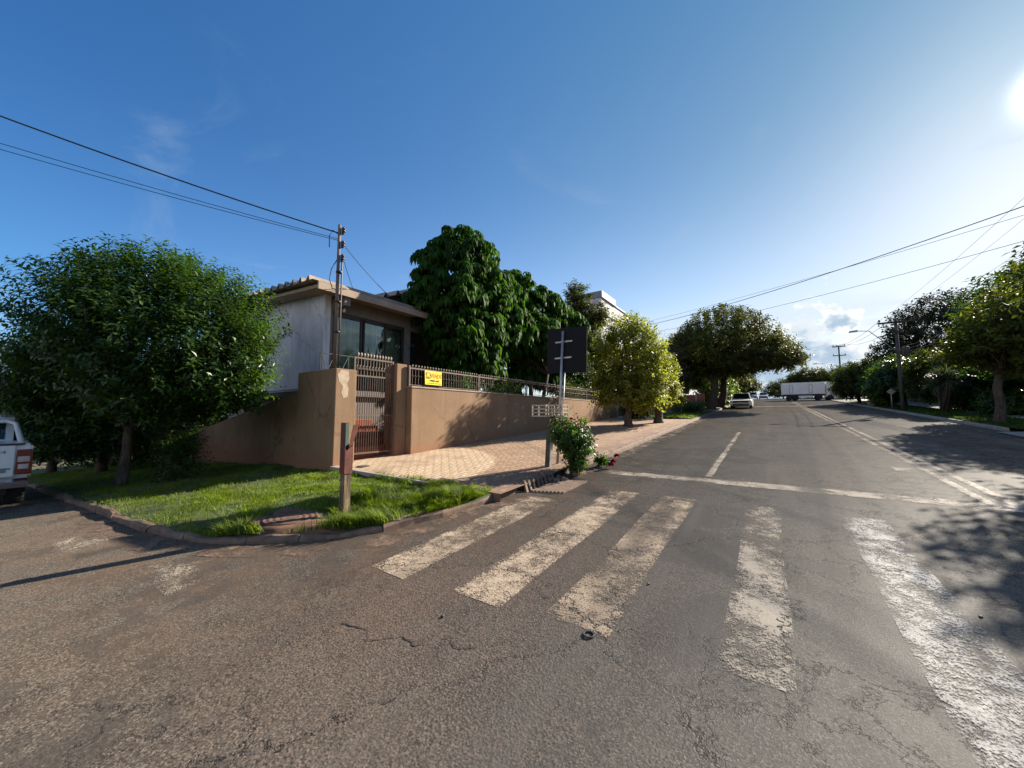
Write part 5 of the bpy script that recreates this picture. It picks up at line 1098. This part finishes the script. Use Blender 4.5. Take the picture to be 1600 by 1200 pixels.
wire('street_cable', (6.6, 15.3, 6.3), (-10.5, 30.5, 8.2), .42, .007, 'thin cable crossing the street below the thick black one')

# small sign, block and boundary on the right verge
t = thing('road_sign', (6.6, 34, ez(6.6, 34)), 'small pale square sign on a thin post, tilted on its corner, under the right-hand trees', 'road sign')
m = MB(t.location); m.tube([(6.6, 34, t.location.z-.1), (6.6, 34, 3.2)], .03, 8); m.build('pole', m_galv, t)
m = MB(t.location); m.prism([(6.6, 2.88), (6.82, 3.1), (6.6, 3.32), (6.38, 3.1)], 'y', 33.94, 33.955); m.build('plate', m_galv, t)
m = MB((6.9, 40.5, ez(6.9, 40.5))); zz = ez(6.9, 40.5); m.box(6.5, 7.5, 40.2, 40.8, zz-.1, zz+.35, .03); props(m.build('concrete_block', m_conc), 'low pale concrete block on the right verge below the sunlit shrub', 'block')
t = thing('boundary_wall', (10.6, 30, 1.8), 'shaded grey boundary wall with gate openings along the right pavement', 'wall'); o = t.location
for a, b in ((12, 21.5), (24.5, 30.2), (33.4, 58)):
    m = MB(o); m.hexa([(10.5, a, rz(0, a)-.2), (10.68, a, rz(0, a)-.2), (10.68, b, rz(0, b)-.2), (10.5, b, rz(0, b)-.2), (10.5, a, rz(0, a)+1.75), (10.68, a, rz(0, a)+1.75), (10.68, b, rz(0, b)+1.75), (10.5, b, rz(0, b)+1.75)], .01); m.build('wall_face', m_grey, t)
for a in (21.6, 24.4, 30.3, 33.3):
    m = MB(o); zz = rz(0, a); m.box(10.42, 10.74, a-.1, a+.1, zz-.2, zz+2.1, .01); m.build('pier', m_conc, t)
for a, b in ((21.72, 24.28), (30.42, 33.18)):
    m = MB(o); zz = rz(0, a)
    for y in steps(a, b, .16): m.box(10.57, 10.60, y-.02, y+.02, zz+.25, zz+1.85)
    m.box(10.56, 10.61, a, b, zz+1.8, zz+1.86); m.box(10.56, 10.61, a, b, zz+.3, zz+.36); m.build('gate', m_dark, t)
t = thing('far_house', (16, 30, 1.6), 'low shaded house behind the right boundary wall', 'house'); o = t.location
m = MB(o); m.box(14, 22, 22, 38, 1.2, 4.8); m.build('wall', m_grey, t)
m = MB(o); m.prism([(13.5, 4.75), (22.5, 4.75), (18, 6.0)], 'y', 21.5, 38.5); m.build('roof', m_tile, t)

# ================================================================ buildings further up on the left
t = thing('white_building', (-14.5, 36, 2.0), 'tall white building with dark parapet line above the pavement trees', 'building'); o = t.location
m = MB(o); m.box(-14.5, -12, 31.3, 41, 1.5, 12.15); m.build('walls', m_white, t)
m = MB(o); m.box(-14.6, -11.85, 31.2, 34.9, 12.15, 12.75, .02); m.box(-14.55, -11.9, 34.9, 41.1, 12.15, 12.3, .02); m.build('parapet', m_truckg, t)
m = MB(o); m.box(-12.02, -11.88, 31.3, 36.0, 10.75, 10.95); m.build('ledge', m_white, t)
for y in (33, 37.5):
    for z in (4.2, 8.0):
        m = MB(o); m.box(-12, -11.97, y, y+1.5, z, z+1.4); w_ = m.build('window', m_frame, t); m = MB(o); m.box(-11.968, -11.96, y+.08, y+1.42, z+.08, z+1.32); m.build('pane', m_carglass, w_)
t = thing('pale_house', (-9.5, 42, 2.4), 'pale house with dull pink roof half hidden under the spreading tree', 'house'); o = t.location
m = MB(o); m.box(-14, -7.5, 40, 47, 2.0, 4.6); m.build('wall', m_white, t)
m = MB(o); m.prism([(-14.5, 4.55), (-7, 4.55), (-10.7, 6.1)], 'y', 39.4, 47.5); m.build('roof', m_pinkroof, t)
m = MB(o); m.box(-9.6, -8.4, 39.96, 40, 3.0, 4.1); w_ = m.build('window', m_frame, t); m = MB(o); m.box(-9.5, -8.5, 39.95, 39.958, 3.1, 4.0); m.build('pane', m_carglass, w_)
t = thing('red_wall', (-5, 34, 2.0), 'brownish red boundary wall behind the hedge and the big trunks', 'wall'); o = t.location
m = MB(o); m.box(-7.2, -5.0, 33.9, 34.05, 1.7, 3.25, .01); m.box(-4.85, -4.3, 33.9, 34.05, 1.7, 3.35, .01); m.build('panel', m_redwall, t)
m = MB(o); m.box(-5.0, -4.86, 33.85, 34.1, 1.7, 3.45, .01); m.build('pier', m_conc, t)
t = thing('board_gate', (-8, 24.5, 1.3), 'dark brown board gate just past the end of the tan street wall', 'gate'); o = t.location
m = MB(o)
for y in steps(23.3, 26.0, .14)[:-1]: m.box(-8.08, -8.04, y+.008, y+.132, 1.35, 2.9)
m.build('boards', m_brownwood, t)
m = MB(o); m.box(-8.12, -7.86, 23.03, 23.17, 1.0, 2.55, .01); m.build('end_post', m_conc, t)
m = MB(o); m.box(-8.04, -8.01, 23.3, 26.0, 1.6, 1.68); m.box(-8.04, -8.01, 23.3, 26.0, 2.6, 2.68); m.build('crossrail', m_brownwood, t)
